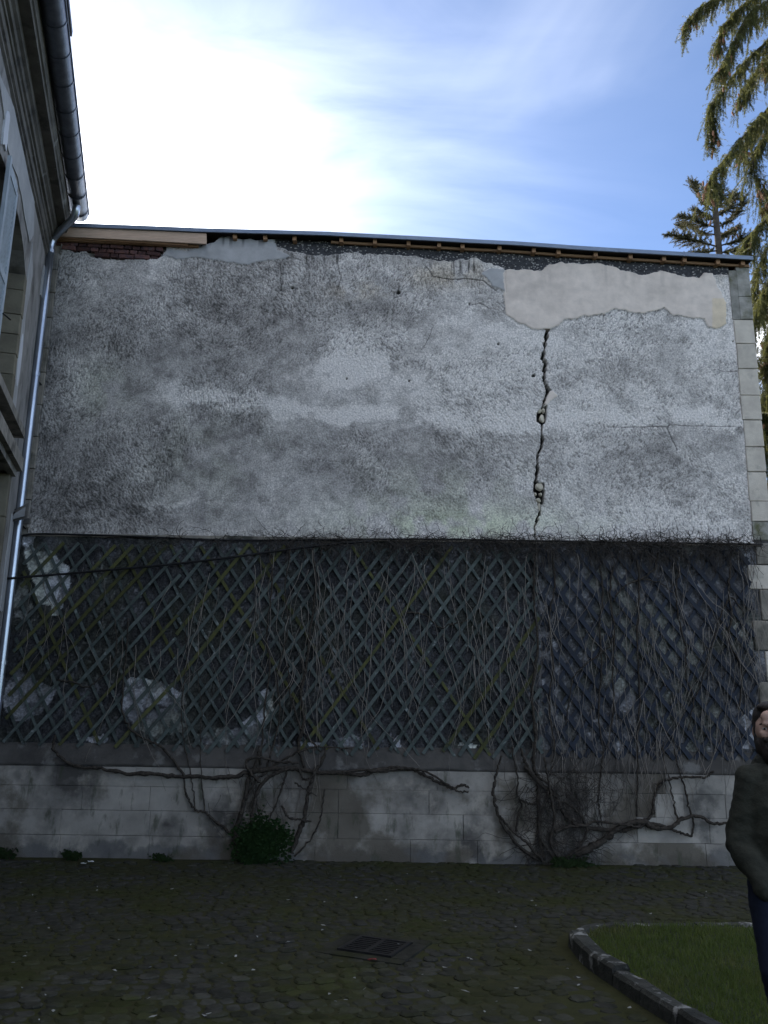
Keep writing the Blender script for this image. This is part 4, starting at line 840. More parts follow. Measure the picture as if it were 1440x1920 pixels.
# ------------------------------------------------------------------ climbing plants
def stem(parent, pts, wpx, Y=-.15, wob=.0055, k=6, m='vine', sub=7):
    P = spline([W(a, b, Y+random.uniform(-.012, .012)) for a, b in pts], sub); n = len(P)
    P += rng.normal(0, wob, P.shape)*np.array([1, .6, 1])
    w0, w1 = wpx if isinstance(wpx, tuple) else (wpx, wpx*.6)
    R = np.linspace(w0, w1, n)/142/2*.82*(1+rng.normal(0, .10, n)+.35*(rng.random(n) < .12))
    q = MB(); q.tube(P, list(R), k); return q.build('woody_stem', MT[m], parent, True)
VA = empty('climbing_vine', tuple(W(480, 1612, -.15))); tag(VA, 'leafless woody climber rising from the ivy bush and trained sideways under the green trellis', 'vine', 'bare climbers on the wall')
for pts, w, Yp in [
 ([(447, 1608), (440, 1565), (452, 1530), (460, 1490), (468, 1455), (480, 1432), (487, 1400)], (11, 6), -.17),
 ([(456, 1608), (470, 1562), (474, 1520), (484, 1482), (505, 1456), (540, 1441)], (10, 6), -.20),
 ([(545, 1600), (560, 1562), (571, 1532), (577, 1492), (582, 1470), (590, 1448), (603, 1430), (612, 1402)], (10, 5), -.18),
 ([(552, 1606), (583, 1572), (599, 1541), (605, 1510), (609, 1480)], (3.5, 2.5), -.15),
 ([(482, 1440), (440, 1455), (400, 1458), (345, 1456), (290, 1452), (230, 1449), (190, 1441), (140, 1436), (113, 1420), (100, 1400), (103, 1378)], (9, 5), -.16),
 ([(345, 1456), (328, 1430), (310, 1407), (295, 1396), (256, 1376), (237, 1355), (228, 1320), (232, 1270), (238, 1210), (241, 1160)], (6, 3), -.15),
 ([(470, 1448), (520, 1441), (560, 1442), (600, 1449), (640, 1449), (680, 1453), (702, 1445), (740, 1440), (775, 1444), (800, 1456), (830, 1470), (850, 1479), (866, 1471), (880, 1477)], (10, 5), -.17),
 ([(640, 1449), (680, 1444), (720, 1446), (760, 1440), (800, 1448), (845, 1475), (860, 1484), (878, 1485)], (6, 3), -.19),
 ([(450, 1580), (432, 1562), (405, 1541), (385, 1523), (366, 1517), (350, 1490), (344, 1456)], (6, 4), -.15),
 ([(487, 1432), (492, 1380), (497, 1320), (506, 1250), (500, 1180), (511, 1100), (505, 1030)], (5, 3), -.15),
 ([(575, 1446), (560, 1400), (571, 1350), (565, 1300), (576, 1240), (583, 1170), (592, 1100), (586, 1025)], (7, 4), -.15),
 ([(540, 1441), (531, 1470), (521, 1500), (508, 1530), (500, 1560)], (4, 3), -.16), ([(528, 1512), (540, 1531), (560, 1537), (584, 1540)], (5, 3.5), -.22), ([(552, 1466), (572, 1480), (594, 1492)], (4, 2), -.21),
 ([(470, 1455), (480, 1500), (490, 1540), (497, 1570)], (4, 3), -.18), ([(462, 1500), (478, 1465), (500, 1448), (530, 1425), (560, 1410), (600, 1400), (660, 1405)], (5, 3), -.18),
 ([(487, 1466), (470, 1450), (462, 1430), (480, 1420), (520, 1428), (560, 1432)], (6, 4), -.2), ([(560, 1440), (570, 1462), (585, 1455), (590, 1440)], (5, 3), -.2),
 ([(760, 1147), (800, 1155), (823, 1176), (850, 1170), (880, 1162)], (3.5, 2), -.14), ([(110, 1275), (140, 1280), (163, 1288), (195, 1265), (215, 1235), (219, 1200), (214, 1160)], (4, 2), -.14),
 ([(600, 1410), (575, 1380), (560, 1355), (545, 1300), (540, 1250)], (5, 3), -.16), ([(500, 1440), (515, 1390), (525, 1330), (520, 1260), (540, 1180), (535, 1100), (545, 1030)], (4, 2.5), -.16),
 ([(365, 1517), (362, 1480), (355, 1440), (345, 1390), (340, 1320), (350, 1240), (345, 1150)], (3, 1.8), -.15), ([(385, 1523), (380, 1480), (375, 1420), (378, 1340), (370, 1260)], (2.5, 1.5), -.15)]:
    stem(VA, pts, w, Yp)
VB = empty('climbing_vine', tuple(W(1035, 1614, -.15))); tag(VB, 'tangled leafless climber with thick base rising below the navy trellis', 'vine', 'bare climbers on the wall')
for pts, w, Yp in [
 ([(1012, 1614), (985, 1596), (960, 1571), (942, 1545), (930, 1515), (925, 1490), (928, 1465), (935, 1437), (941, 1418)], (8, 4), -.18),
 ([(1016, 1614), (990, 1582), (966, 1562), (946, 1541), (938, 1530)], (6, 4), -.20),
 ([(1020, 1614), (1012, 1562), (1010, 1500), (1008, 1460), (1000, 1430), (1004, 1380), (999, 1300), (1008, 1200), (1000, 1100), (1006, 1025)], (9, 4), -.17),
 ([(985, 1438), (1020, 1476), (1044, 1495), (1052, 1515), (1063, 1531), (1085, 1546), (1110, 1553), (1140, 1556), (1170, 1558), (1195, 1551), (1216, 1545), (1246, 1549), (1270, 1560), (1296, 1568)], (9, 5), -.18),
 ([(1080, 1604), (1115, 1586), (1140, 1570), (1156, 1556), (1200, 1540), (1229, 1553), (1260, 1549), (1280, 1535), (1310, 1530), (1340, 1545), (1372, 1540)], (14, 5), -.20),
 ([(1045, 1614), (1025, 1590), (1013, 1570), (1011, 1540), (1020, 1510), (1030, 1480)], (7, 4), -.2), ([(1050, 1612), (1032, 1580), (1040, 1540), (1034, 1500), (1028, 1460), (1020, 1420)], (6, 4), -.22),
 ([(1200, 1540), (1220, 1531), (1226, 1500), (1231, 1481), (1245, 1465), (1270, 1458), (1300, 1458), (1325, 1456), (1338, 1447)], (6, 4), -.16), ([(1231, 1481), (1238, 1470), (1228, 1470)], (4, 2), -.16),
 ([(1060, 1608), (1085, 1590), (1100, 1560), (1090, 1530), (1060, 1505), (1040, 1500)], (6, 4), -.2), ([(1040, 1560), (1070, 1550), (1095, 1548), (1120, 1540), (1160, 1545), (1200, 1552)], (6, 4), -.22),
 ([(1296, 1568), (1300, 1545), (1290, 1510), (1285, 1480), (1275, 1450), (1268, 1420), (1262, 1380)], (4, 2.5), -.15), ([(1270, 1535), (1262, 1500), (1255, 1460), (1245, 1430), (1243, 1390)], (3.5, 2), -.15),
 ([(978, 1405), (985, 1430), (1000, 1452), (1025, 1468), (1045, 1490)], (6, 4), -.17), ([(968, 1560), (972, 1530), (978, 1510), (970, 1490), (972, 1460), (965, 1430), (960, 1400)], (4, 3), -.15), ([(975, 1500), (990, 1506), (1010, 1508)], (5, 4), -.17),
 ([(1035, 1030), (1040, 1100), (1030, 1160), (1038, 1240), (1030, 1320), (1040, 1400), (1030, 1460)], (3.5, 3), -.14), ([(1125, 1060), (1130, 1120), (1124, 1180), (1128, 1260), (1122, 1340), (1130, 1420), (1120, 1500)], (4, 3), -.14),
 ([(1150, 1060), (1144, 1110), (1152, 1180), (1148, 1260), (1150, 1330), (1140, 1400)], (4, 2.5), -.14), ([(1235, 1035), (1225, 1070), (1180, 1095), (1160, 1110), (1150, 1130)], (4, 2.5), -.14),
 ([(1370, 1060), (1366, 1110), (1372, 1150), (1366, 1200), (1385, 1240), (1392, 1280), (1385, 1330)], (4.5, 3), -.14), ([(1275, 1060), (1268, 1110), (1274, 1170), (1287, 1220), (1286, 1270), (1300, 1310), (1290, 1370)], (3.5, 2.5), -.14),
 ([(1395, 1150), (1370, 1120), (1350, 1160), (1338, 1200), (1325, 1240), (1315, 1280), (1300, 1320)], (3.5, 2), -.14), ([(1150, 1190), (1140, 1215), (1100, 1245), (1075, 1270), (1068, 1310), (1060, 1360)], (3.5, 2), -.14), ([(1195, 1085), (1235, 1092), (1263, 1113)], (3, 2), -.14),
 ([(1196, 1050), (1198, 1120), (1195, 1200), (1199, 1300), (1196, 1400), (1195, 1480), (1194, 1530)], (4, 3), -.15), ([(1120, 1500), (1126, 1530), (1130, 1550)], (3, 2), -.15)]:
    stem(VB, pts, w, Yp)
def wander(px, py, L, dirn, drift, step=.06, Y=-.135, up=False):
    p = W(px, py, Y).astype(float); out = [p.copy()]; a = dirn; n = max(4, int(L/step))
    for _ in range(n):
        a += random.gauss(0, drift); a = a*.93+dirn*.07
        p = p+np.array([sin(a)*step, random.gauss(0, .006), -cos(a)*step]); p[1] = min(max(p[1], -.23), -.115); out.append(p.copy())
    return np.array(out)
def twigs(parent, jobs, m, name='twigs'):
    q = MB()
    for px, py, L, dirn, dr, r0, step, Yp in jobs: 
        P = wander(px, py, L, dirn, dr, step, Yp); q.tube(P, [r0, r0*.55], 3, False)
    return tag(q.build(name, MT[m], parent, True), kind='stuff')
J = random.uniform; Gs = random.gauss
def hang(n, x0, x1, y0, y1, L0, L1, r0=.0025, r1=.0055): return [(J(x0, x1), J(y0, y1), J(L0, L1), Gs(0, .15), .13, J(r0, r1), .07, J(-.18, -.125)) for _ in range(n)]
twigs(VA, hang(26, 40, 470, 1020, 1250, .4, 1.6) + hang(44, 470, 620, 1020, 1250, .5, 2.2) + hang(34, 620, 770, 1025, 1260, .4, 1.4) + hang(14, 440, 620, 1400, 1470, .2, .7), 'twig')
twigs(VB, hang(50, 770, 1000, 1025, 1260, .4, 1.8) + hang(84, 1000, 1415, 1030, 1200, .5, 2.4) + hang(60, 1000, 1240, 1300, 1450, .3, 1.2) + hang(24, 1240, 1400, 1250, 1420, .3, 1.0) + hang(18, 1405, 1432, 1030, 1250, .3, 1.2), 'twig')
def tuft(n, x0, x1, ysp=9, L0=.07, L1=.32): return [(J(x0, x1), 1010+(J(x0, x1)-700)*.011+Gs(4, ysp), J(L0, L1), J(-2.4, 2.4), .5, J(.003, .0055), .035, J(-.2, -.12)) for _ in range(n)]
clump = []
for c in (320, 420, 545, 590, 650, 735, 760): clump += tuft(26, c-28, c+28, 5)
twigs(VA, clump+tuft(120, 490, 770, 7)+hang(30, 500, 770, 1015, 1030, .1, .35), 'twigdark', 'dead_twigs')
clump = []
for c in (800, 930, 960, 1040, 1130, 1160, 1235, 1250, 1350): clump += tuft(60, c-40, c+40, 7, .08, .36)
twigs(VB, clump+tuft(620, 770, 1430, 8)+hang(190, 1000, 1425, 1015, 1045, .12, .5), 'twigdark', 'dead_twigs')
base = []
for _ in range(330): base.append((Gs(1050, 42), J(1440, 1610), J(.15, .6), J(-1.6, 1.6), .3, J(.002, .005), .04, J(-.24, -.14)))
for _ in range(150): base.append((Gs(1100, 60), J(1405, 1500), J(.2, .8), Gs(0, .3), .2, J(.002, .004), .05, J(-.2, -.13)))
twigs(VB, base, 'twigdark', 'base_tangle')
base = [(Gs(490, 30), J(1430, 1560), J(.15, .5), Gs(0, .6), .3, J(.002, .004), .04, J(-.2, -.13)) for _ in range(50)]
twigs(VA, base, 'twigdark', 'base_tangle')

# ------------------------------------------------------------------ ivy bush and weeds
def leafmesh(name, centres, size, m, parent, seed=1, cup=.25):
    r = np.random.default_rng(seed); n = len(centres); C_ = np.array(centres)
    a = r.uniform(0, 2*pi, n); tl = r.uniform(-.9, .9, n); rl = r.uniform(-.6, .6, n); s = size*r.uniform(.6, 1.25, n)
    base = np.array([(0, 0, 0), (.5, .32, .12), (.42, .8, .1), (0, 1.15, -.12), (-.42, .8, .1), (-.5, .32, .12), (0, .55, -.05)])
    base[:, 1] -= .55
    V = []
    ca, sa = np.cos(a), np.sin(a); ct, st2 = np.cos(tl), np.sin(tl); cr, sr = np.cos(rl), np.sin(rl)
    # leaves mostly face outwards (-y) and up
    for b in base:
        x, y, z = b*1.0; x2 = x*ca-y*sa; y2 = x*sa+y*ca; z2 = np.full(n, z)
        X_ = x2; Z_ = y2*.8+z2*.2; Y_ = -z2-y2*.55*ct+x2*.5*st2
        V.append(np.stack([X_*s, Y_*s, Z_*s], 1)+C_)
    V = np.stack(V, 1).reshape(-1, 3)
    f1 = np.array([(0, 1, 6), (1, 2, 6), (2, 3, 6), (3, 4, 6), (4, 5, 6), (5, 0, 6)])
    Fc = (np.arange(n)[:, None, None]*7+f1[None]).reshape(-1, 3)
    return tag(mesh(name, V, Fc, m, parent), kind='stuff')
def bush(label, px, py, rx, ry, rz, n, size, name='ivy_bush', cat='bush', m='leaf', seed=3):
    b0 = W(px, py, -.32); r = np.random.default_rng(seed); e = empty(name, (b0[0], -.25, 0)); tag(e, label, cat)
    P = []; ncl = max(3, n//130)
    cl = [(np.array([b0[0]+r.normal(0, .42)*rx, -.24-r.uniform(0, .6)*ry, rz*r.uniform(.12, .8)*(1-.35*abs(r.normal(0, .5)))]), r.uniform(.16, .34)) for _ in range(ncl)]
    while len(P) < n:
        c_, s_ = cl[r.integers(ncl)]; q = r.normal(0, 1, 3)*s_*np.array([rx, ry, rz*.9])*.95; p = c_+q
        if p[2] < .008 or p[1] > -.11 or abs(p[0]-b0[0]) > rx*1.25: continue
        P.append(p)
    leafmesh('leaves', P, size, MT[m], e, seed)
    q = MB()
    for _ in range(14):
        a = r.uniform(0, 2*pi); q.tube([(b0[0]+.05*cos(a), -.22, -.02), (b0[0]+rx*.4*cos(a), -.25+ry*.3*sin(a), rz*.4), (b0[0]+rx*.75*cos(a), -.25+ry*.5*sin(a), rz*r.uniform(.6, .95))], [.007, .003], 4)
    q.build('stems', MT['vine'], e)
    return e
bush('dense dark green ivy bush at the foot of the left climber', 490, 1590, .30, .24, .45, 3300, .03)
bush('small green weed tuft at the wall foot in the left corner', 8, 1605, .13, .12, .15, 170, .032, 'weed', 'weed', 'weed', 5)
bush('small green weed at the wall foot left of the white scraps', 124, 1607, .14, .12, .12, 190, .03, 'weed', 'weed', 'weed', 6)
bush('low green weed at the wall foot midway to the ivy bush', 305, 1608, .16, .12, .08, 150, .028, 'weed', 'weed', 'weed', 7)
bush('leafy green weed at the base of the tangled right climber', 1080, 1612, .24, .14, .13, 300, .034, 'weed', 'weed', 'weed', 8)

# ------------------------------------------------------------------ drain grate and small litter
DG = empty('drain_grate', (grate_c[0], grate_c[1], 0)); tag(DG, 'square black iron drain grate with slots set in the paving', 'drain')
def gl_(u, v, z): return (grate_c[0]+u*cos(GA)-v*sin(GA), grate_c[1]+u*sin(GA)+v*cos(GA), z)
def gbox(u0, u1, v0, v1, z0, z1): return [gl_(u0, v0, z0), gl_(u1, v0, z0), gl_(u1, v1, z0), gl_(u0, v1, z0), gl_(u0, v0, z1), gl_(u1, v0, z1), gl_(u1, v1, z1), gl_(u0, v1, z1)]
gu, gv = .215, .20
fm = MB()
for q in ((-gu, gu, -gv, -gv+.03), (-gu, gu, gv-.03, gv), (-gu, -gu+.03, -gv+.03, gv-.03), (gu-.03, gu, -gv+.03, gv-.03), (-.018, .018, -gv+.03, gv-.03)): fm.hexa(gbox(*q, -.05, .016))
fm.build('grate_frame', MT['iron'], DG)
MB().hexa(gbox(-gu, gu, -gv, gv, -.055, -.045)).build('drain_pit', MT['cable'], DG)
for i in range(7):
    v0 = -gv+.03+(i+.6)*(2*gv-.06)/7.4; MB().hexa(gbox(-gu+.03, -.018, v0, v0+.024, -.04, .012)).build('grate_bar', MT['iron'], DG); MB().hexa(gbox(.018, gu-.03, v0, v0+.024, -.04, .012)).build('grate_bar', MT['iron'], DG)
cs = MB()
for q in ((-.34, .34, -.31, -.21), (-.34, .34, .21, .31), (-.34, -.225, -.21, .21), (.225, .34, -.21, .21)): cs.hexa(gbox(*q, -.06, .004+random.uniform(0, .006)))
cs.build('grate_surround', MT['sett'], DG)
def flat(name, px, py, r, m, label, cat, z=.03, el=.6):
    c = G(px, py, z); n = 7; a0 = random.uniform(0, 6); rr = [random.uniform(.7, 1.1) for _ in range(n)]
    P = [(c[0]+r*rr[i]*cos(a0+2*pi*i/n), c[1]+r*el*rr[i]*sin(a0+2*pi*i/n)) for i in range(n)]
    V = [(x, y, z+random.uniform(-.006, .01)) for x, y in P]; V += [(x, y, q+.003) for x, y, q in V]
    return tag(mesh(name, V, [tuple(range(n))[::-1], tuple(range(n, 2*n))]+[(i, (i+1) % n, n+(i+1) % n, n+i) for i in range(n)], m), label, cat)
flat('fallen_leaf', 698, 1799, .035, MT['redleaf'], 'single reddish fallen leaf at the near edge of the drain grate', 'leaf')
flat('paper_scrap', 157, 1619, .035, MT['white'], 'tiny white scrap on the paving, nearer of two by the left wall', 'scrap')
flat('paper_scrap', 170, 1615, .045, MT['white'], 'flat white scrap touching the wall foot, farther of two', 'scrap')
q = MB(); r = random.Random(5)
for _ in range(80):
    px, py = r.uniform(0, 1400), 1630+290*r.random()**.8; c = G(px, py, .02)
    if inpoly(np.array([c[0]]), np.array([c[1]]), lawnpoly)[0]: continue
    s = r.uniform(.004, .012)*(1 if r.random() < .9 else 1.7); a = r.uniform(0, 6); z = hill(c[0], c[1])+.022
    P = [(c[0]+s*cos(a+k*1.57)*(1.6 if k % 2 else .8), c[1]+s*sin(a+k*1.57)*(1.6 if k % 2 else .8), z+r.uniform(-.004, .006)) for k in range(4)]
    q.add(P+[(x, y, w+.002) for x, y, w in P], [(3, 2, 1, 0), (4, 5, 6, 7), (0, 1, 5, 4), (1, 2, 6, 5), (2, 3, 7, 6), (3, 0, 4, 7)])
tag(q.build('fallen_flakes', MT['flake']), 'tiny pale flakes and bits of dead leaf scattered over the dark setts', 'debris', kind='stuff')

# ------------------------------------------------------------------ spruces
def needles(P, R, n, ln, wd, r):
    """needle triangles bristling from a polyline"""
    P = np.asarray(P); t = r.uniform(0, 1, n)*(len(P)-1); i = np.minimum(t.astype(int), len(P)-2); f = (t-i)[:, None]
    c = P[i]*(1-f)+P[i+1]*f; ax = P[i+1]-P[i]; ax /= np.linalg.norm(ax, axis=1)[:, None]+1e-9
    d = r.normal(0, 1, (n, 3)); d -= ax*(d*ax).sum(1)[:, None]; d /= np.linalg.norm(d, axis=1)[:, None]+1e-9
    dirn = d*.8+ax*.75; L_ = ln*r.uniform(.6, 1.2, n)[:, None]; side = np.cross(d, ax)*wd
    c = c+d*R*r.uniform(0, 1, n)[:, None]
    return np.stack([c-side, c+side, c+dirn*L_], 1)
def conemesh():
    V = []; k = 7; prof = [(0, .006), (.15, .017), (.35, .021), (.6, .02), (.85, .013), (1, .004)]
    for t, r in prof:
        for j in range(k): V.append((r*cos(2*pi*j/k+t*3), r*sin(2*pi*j/k+t*3), -t*.125))
    Fc = [(i*k+j, i*k+(j+1) % k, (i+1)*k+(j+1) % k, (i+1)*k+j) for i in range(len(prof)-1) for j in range(k)]+[tuple(range(k)), tuple((len(prof)-1)*k+j for j in range(k))[::-1]]
    me = bpy.data.meshes.new('cone'); me.from_pydata(V, [], Fc); me.materials.append(MT['cone']); me.update(); return me
CONE = conemesh()
def spruce(name, label, trunk, limbs, r, nm, dens=1.0, hangL=(.25, .8), needle=.042, ncones=0, upright=False):
    root = empty(name, trunk[0]); tag(root, label, 'tree')
    q = MB(); q.tube(spline(trunk, 5), [.26, .03] if not upright else [.2, .035], 9); q.build('trunk', MT['bark'], root, True)
    br = MB(); T = []; cones = []
    for P0, w, vis_ in limbs:
        P = spline(P0, 8); n = len(P)
        if vis_ and not upright: P = P+np.cumsum(r.normal(0, .018, P.shape), 0)*np.linspace(0, 1, n)[:, None]
        MB().tube(P, [.05*w, .008], 5).build('branch', MT['bark'], root, True)
        L_ = np.linalg.norm(np.diff(P, axis=0), axis=1).sum(); nb_ = int(L_*(46 if vis_ else 8)*dens)
        tan = np.gradient(P, axis=0); tan /= np.linalg.norm(tan, axis=1)[:, None]
        T.append(needles(P[int(n*.25):], .03, int(L_*(220 if vis_ else 60)), needle, needle*.12, r))
        for _ in range(nb_):
            u_ = r.uniform(.12, 1.0)**.8; k = min(int(u_*(n-1)), n-1); p = P[k]; tg = tan[k]
            sd = np.array([-tg[1], tg[0], 0]); sd /= np.linalg.norm(sd)+1e-9; sg = r.choice([-1, 1])
            hl = r.uniform(*hangL)*(1.15-.45*abs(u_-.55)*2)*(.55+.9*vn(np.array([u_*9+len(T)*.001]), np.array([P0[-1][2]]), 3)[0])
            if upright: dirn = tg*.6+sd*sg*r.uniform(.2, .9)+np.array([0, 0, r.uniform(-.5, .45)]); dn = .0
            else: dirn = tg*.45+sd*sg*r.uniform(.1, .8)+np.array([0, 0, r.uniform(-.35, .35)]); dn = r.uniform(.6, 1.1)
            Q_ = [p]; dcur = dirn/np.linalg.norm(dirn)
            for s_ in range(6):
                dcur = dcur+np.array([0, 0, -.42*dn])+r.normal(0, .08, 3); dcur /= np.linalg.norm(dcur); Q_.append(Q_[-1]+dcur*hl/6)
            T.append(needles(Q_, .014, int(hl*(300 if vis_ else 70)), needle, needle*.13, r))
            if not upright:      # side sprays
                for _2 in range(2 if vis_ else 0):
                    k2 = r.integers(1, 5); d2 = r.normal(0, .5, 3)+np.array([0, 0, -.7]); d2 /= np.linalg.norm(d2); e2 = Q_[k2]+d2*hl*.35
                    T.append(needles([Q_[k2], (Q_[k2]+e2)/2+np.array([0, 0, .01]), e2], .016, int(hl*60), needle*.9, needle*.12, r))
            if vis_ and r.uniform() < (.75 if u_ > .66 else .12): cones.append(Q_[-1] if r.uniform() < .6 else Q_[-2])
        if vis_: cones[:0] = [P[-1-int(r.integers(0, 5))]+r.normal(0, .07, 3)+np.array([0, 0, -.05]) for _ in range(13)]
    TT = np.concatenate(T).reshape(-1, 3); tag(mesh('needles', TT, np.arange(len(TT)).reshape(-1, 3), MT[nm], root), kind='stuff')
    npri = 13*sum(1 for q in limbs if q[2]); rest_ = cones[npri:]; r.shuffle(rest_); cones = cones[:npri]+rest_
    for p in cones[:ncones]:
        o = bpy.data.objects.new('cone', CONE); COL.objects.link(o); o.parent = root; o.matrix_parent_inverse = parent_inv(root); o.location = p; o.rotation_euler = (r.normal(0, .2), r.normal(0, .2), r.uniform(0, 6)); s_ = r.uniform(1.05, 1.5); o.scale = (s_, s_, s_)
    return root
r = np.random.default_rng(4)
TX, TY = 10.2, 5.4
pxl = [
 ([(1500, -110), (1440, -62), (1370, -22), (1318, 8), (1282, 42)], 4.9), ([(1500, -60), (1430, -12), (1380, 20), (1345, 60), (1322, 108)], 5.4), ([(1500, -40), (1440, 0), (1395, 40), (1358, 100), (1337, 155)], 5.0),
 ([(1540, 40), (1480, 50), (1432, 82), (1385, 128), (1345, 182), (1338, 215), (1351, 262)], 5.1), ([(1520, 90), (1450, 100), (1410, 140), (1385, 185)], 5.9),
 ([(1540, 160), (1485, 180), (1440, 210), (1390, 256), (1346, 305), (1330, 345)], 4.8), ([(1540, 190), (1480, 215), (1430, 262), (1402, 320), (1418, 385)], 5.3), ([(1520, 150), (1460, 190), (1420, 240), (1395, 300)], 5.8),
 ([(1540, 350), (1490, 375), (1450, 402), (1420, 430), (1408, 462)], 4.9), ([(1540, 400), (1490, 420), (1445, 455), (1420, 505), (1414, 570)], 5.1), ([(1540, 460), (1480, 480), (1440, 530), (1424, 600)], 5.6),
 ([(1540, 540), (1490, 560), (1448, 605), (1428, 665), (1424, 700)], 5.0), ([(1540, 700), (1490, 730), (1450, 785), (1436, 850), (1434, 890)], 5.0), ([(1540, 860), (1490, 900), (1455, 960), (1442, 1000)], 5.0), ([(1540, -20), (1490, 10), (1450, 70), (1430, 120)], 5.2), ([(1560, 260), (1500, 300), (1460, 350), (1440, 400)], 5.6),
 ([(1540, 480), (1480, 500), (1440, 540), (1418, 600), (1416, 650)], 4.6), ([(1540, 600), (1480, 640), (1445, 690), (1426, 750), (1424, 790)], 4.7), ([(1540, 640), (1480, 690), (1440, 740), (1430, 800)], 5.4), ([(1540, 790), (1480, 830), (1448, 880), (1436, 930)], 4.7), ([(1540, 520), (1470, 560), (1436, 610), (1422, 640)], 5.8)]
limbs = []
for pts, Yp in pxl:
    P = [W(a, b, Yp) for a, b in pts]; st0 = P[0]; limbs.append(([np.array([TX, TY, st0[2]+.5])]+P, 1.0, True))
for i in range(46):
    z = 3.2+i*.46; L_ = max(.7, 4.6*(1-(z-2)/25)); a = i*2.4
    if cos(a) < -.25: a = pi-a                      # those on the courtyard side are placed above
    e = np.array([cos(a), sin(a)]); p0 = np.array([TX, TY, z])
    limbs.append(([p0, p0+np.array([*(e*L_*.4), .1]), p0+np.array([*(e*L_*.8), -.35]), p0+np.array([*(e*L_), -.9])], .8, False))
spruce('spruce_tree', 'large spruce with drooping olive branches and brown cones beside the roof end', [(TX, TY, -.1), (TX+.05, TY, 8), (TX, TY+.05, 16), (TX, TY, 24.5)], limbs, r, 'needle', .95, (.28, .9), .038, 300)
FX, FY = W(1343, 400, 12)[0], 12.0
pxl = [([(1343, 462), (1318, 455), (1285, 447), (1250, 438)], 11.7), ([(1342, 426), (1320, 420), (1295, 410), (1268, 404)], 11.8), ([(1341, 398), (1322, 385), (1308, 362), (1300, 340)], 12.1), ([(1340, 440), (1312, 435), (1290, 420), (1275, 425)], 12.6),
       ([(1344, 462), (1372, 455), (1392, 448), (1410, 440)], 11.8), ([(1342, 428), (1365, 415), (1385, 395), (1396, 368)], 12.2), ([(1341, 400), (1352, 375), (1350, 345)], 11.9), ([(1340, 395), (1330, 370), (1322, 352)], 11.6), ([(1344, 470), (1315, 474), (1290, 478)], 11.7), ([(1344, 475), (1375, 470), (1400, 468)], 11.9), ([(1341, 405), (1365, 390), (1375, 360)], 12.5), ([(1342, 415), (1325, 405), (1300, 392)], 12.3), ([(1341, 392), (1344, 370), (1338, 350)], 12.2), ([(1343, 445), (1360, 440), (1385, 425)], 12.5)]
limbs = [([W(a, b, FY) if i == 0 else W(a, b, FY+(Yp-12)*3*i/3) for i, (a, b) in enumerate(pts)], .55, True) for pts, Yp in pxl]
zt_ = W(1340, 345, FY)[2]
for i in range(26):
    z = 3+i*.4; a = i*2.4; L_ = 2.3-.04*i; e = np.array([cos(a), sin(a)]); p0 = np.array([FX, FY, z]); limbs.append(([p0, p0+np.array([*(e*L_*.5), .05]), p0+np.array([*(e*L_), .25])], .5, False))
spruce('spruce_tree', 'smaller thin-topped brownish spruce seen behind the roof', [(FX, FY, -.1), (FX, FY, 8), (FX-.02, FY, zt_-1.2), (FX-.02, FY, zt_)], limbs, np.random.default_rng(9), 'needle2', 1.7, (.12, .38), .045, 90, True)

# ------------------------------------------------------------------ the man at the right edge
def chain(pts, rad, n=10, sq=(1, 1)):
    """ellipsoids along a polyline: pts (k,3), rad per point"""
    P = np.array(pts, float); k = len(P); out = []
    for t in np.linspace(0, k-1, n):
        i = min(int(t), k-2); f_ = t-i; c = P[i]*(1-f_)+P[i+1]*f_; r_ = rad[i]*(1-f_)+rad[i+1]*f_; out.append((c, (r_*sq[0], r_*sq[1], r_)))
    return out
def blob(name, prims, voxel, m, parent, sm=3, noise_=0.0, seed=0):
    bm = bmesh.new()
    for c, s_ in prims:
        bmesh.ops.create_icosphere(bm, subdivisions=3, radius=1.0, matrix=Matrix.Translation(c) @ Matrix.Diagonal((*s_, 1)))
    me = bpy.data.meshes.new('tmp'); bm.to_mesh(me); bm.free(); o = bpy.data.objects.new('tmp', me); COL.objects.link(o)
    md = o.modifiers.new('r', 'REMESH'); md.mode = 'VOXEL'; md.voxel_size = voxel; md.adaptivity = 0
    sd = o.modifiers.new('s', 'SMOOTH'); sd.iterations = sm; sd.factor = .5
    dg = bpy.context.evaluated_depsgraph_get(); ev = o.evaluated_get(dg); nm = bpy.data.meshes.new_from_object(ev)
    bpy.data.objects.remove(o); nm.name = name; nm.materials.clear(); nm.materials.append(m); nm.polygons.foreach_set('use_smooth', np.ones(len(nm.polygons), bool))
    if noise_:
        n = len(nm.vertices); co = np.empty(n*3, np.float32); nm.vertices.foreach_get('co', co); co = co.reshape(-1, 3); no = np.empty(n*3, np.float32); nm.vertices.foreach_get('normal', no); no = no.reshape(-1, 3)
        d = (fbm(co[:, 0]*16+co[:, 1]*9+seed, co[:, 2]*11+co[:, 1]*7, 7, 3)-.5)*noise_*2; co += no*d[:, None]; nm.vertices.foreach_set('co', co.ravel()); nm.update()
    return link(name, nm, parent)
PB = np.array([1.892, -6.25, lz-.02])
def Pm(pr): return [(tuple(np.array(c)+PB), s_) for c, s_ in pr]
hc = (-.03, -.02, 1.615)
HT = radians(24)
def hd(x, y, z): return (hc[0]+x*cos(HT)+y*sin(HT), hc[1]-x*sin(HT)+y*cos(HT), hc[2]+z)
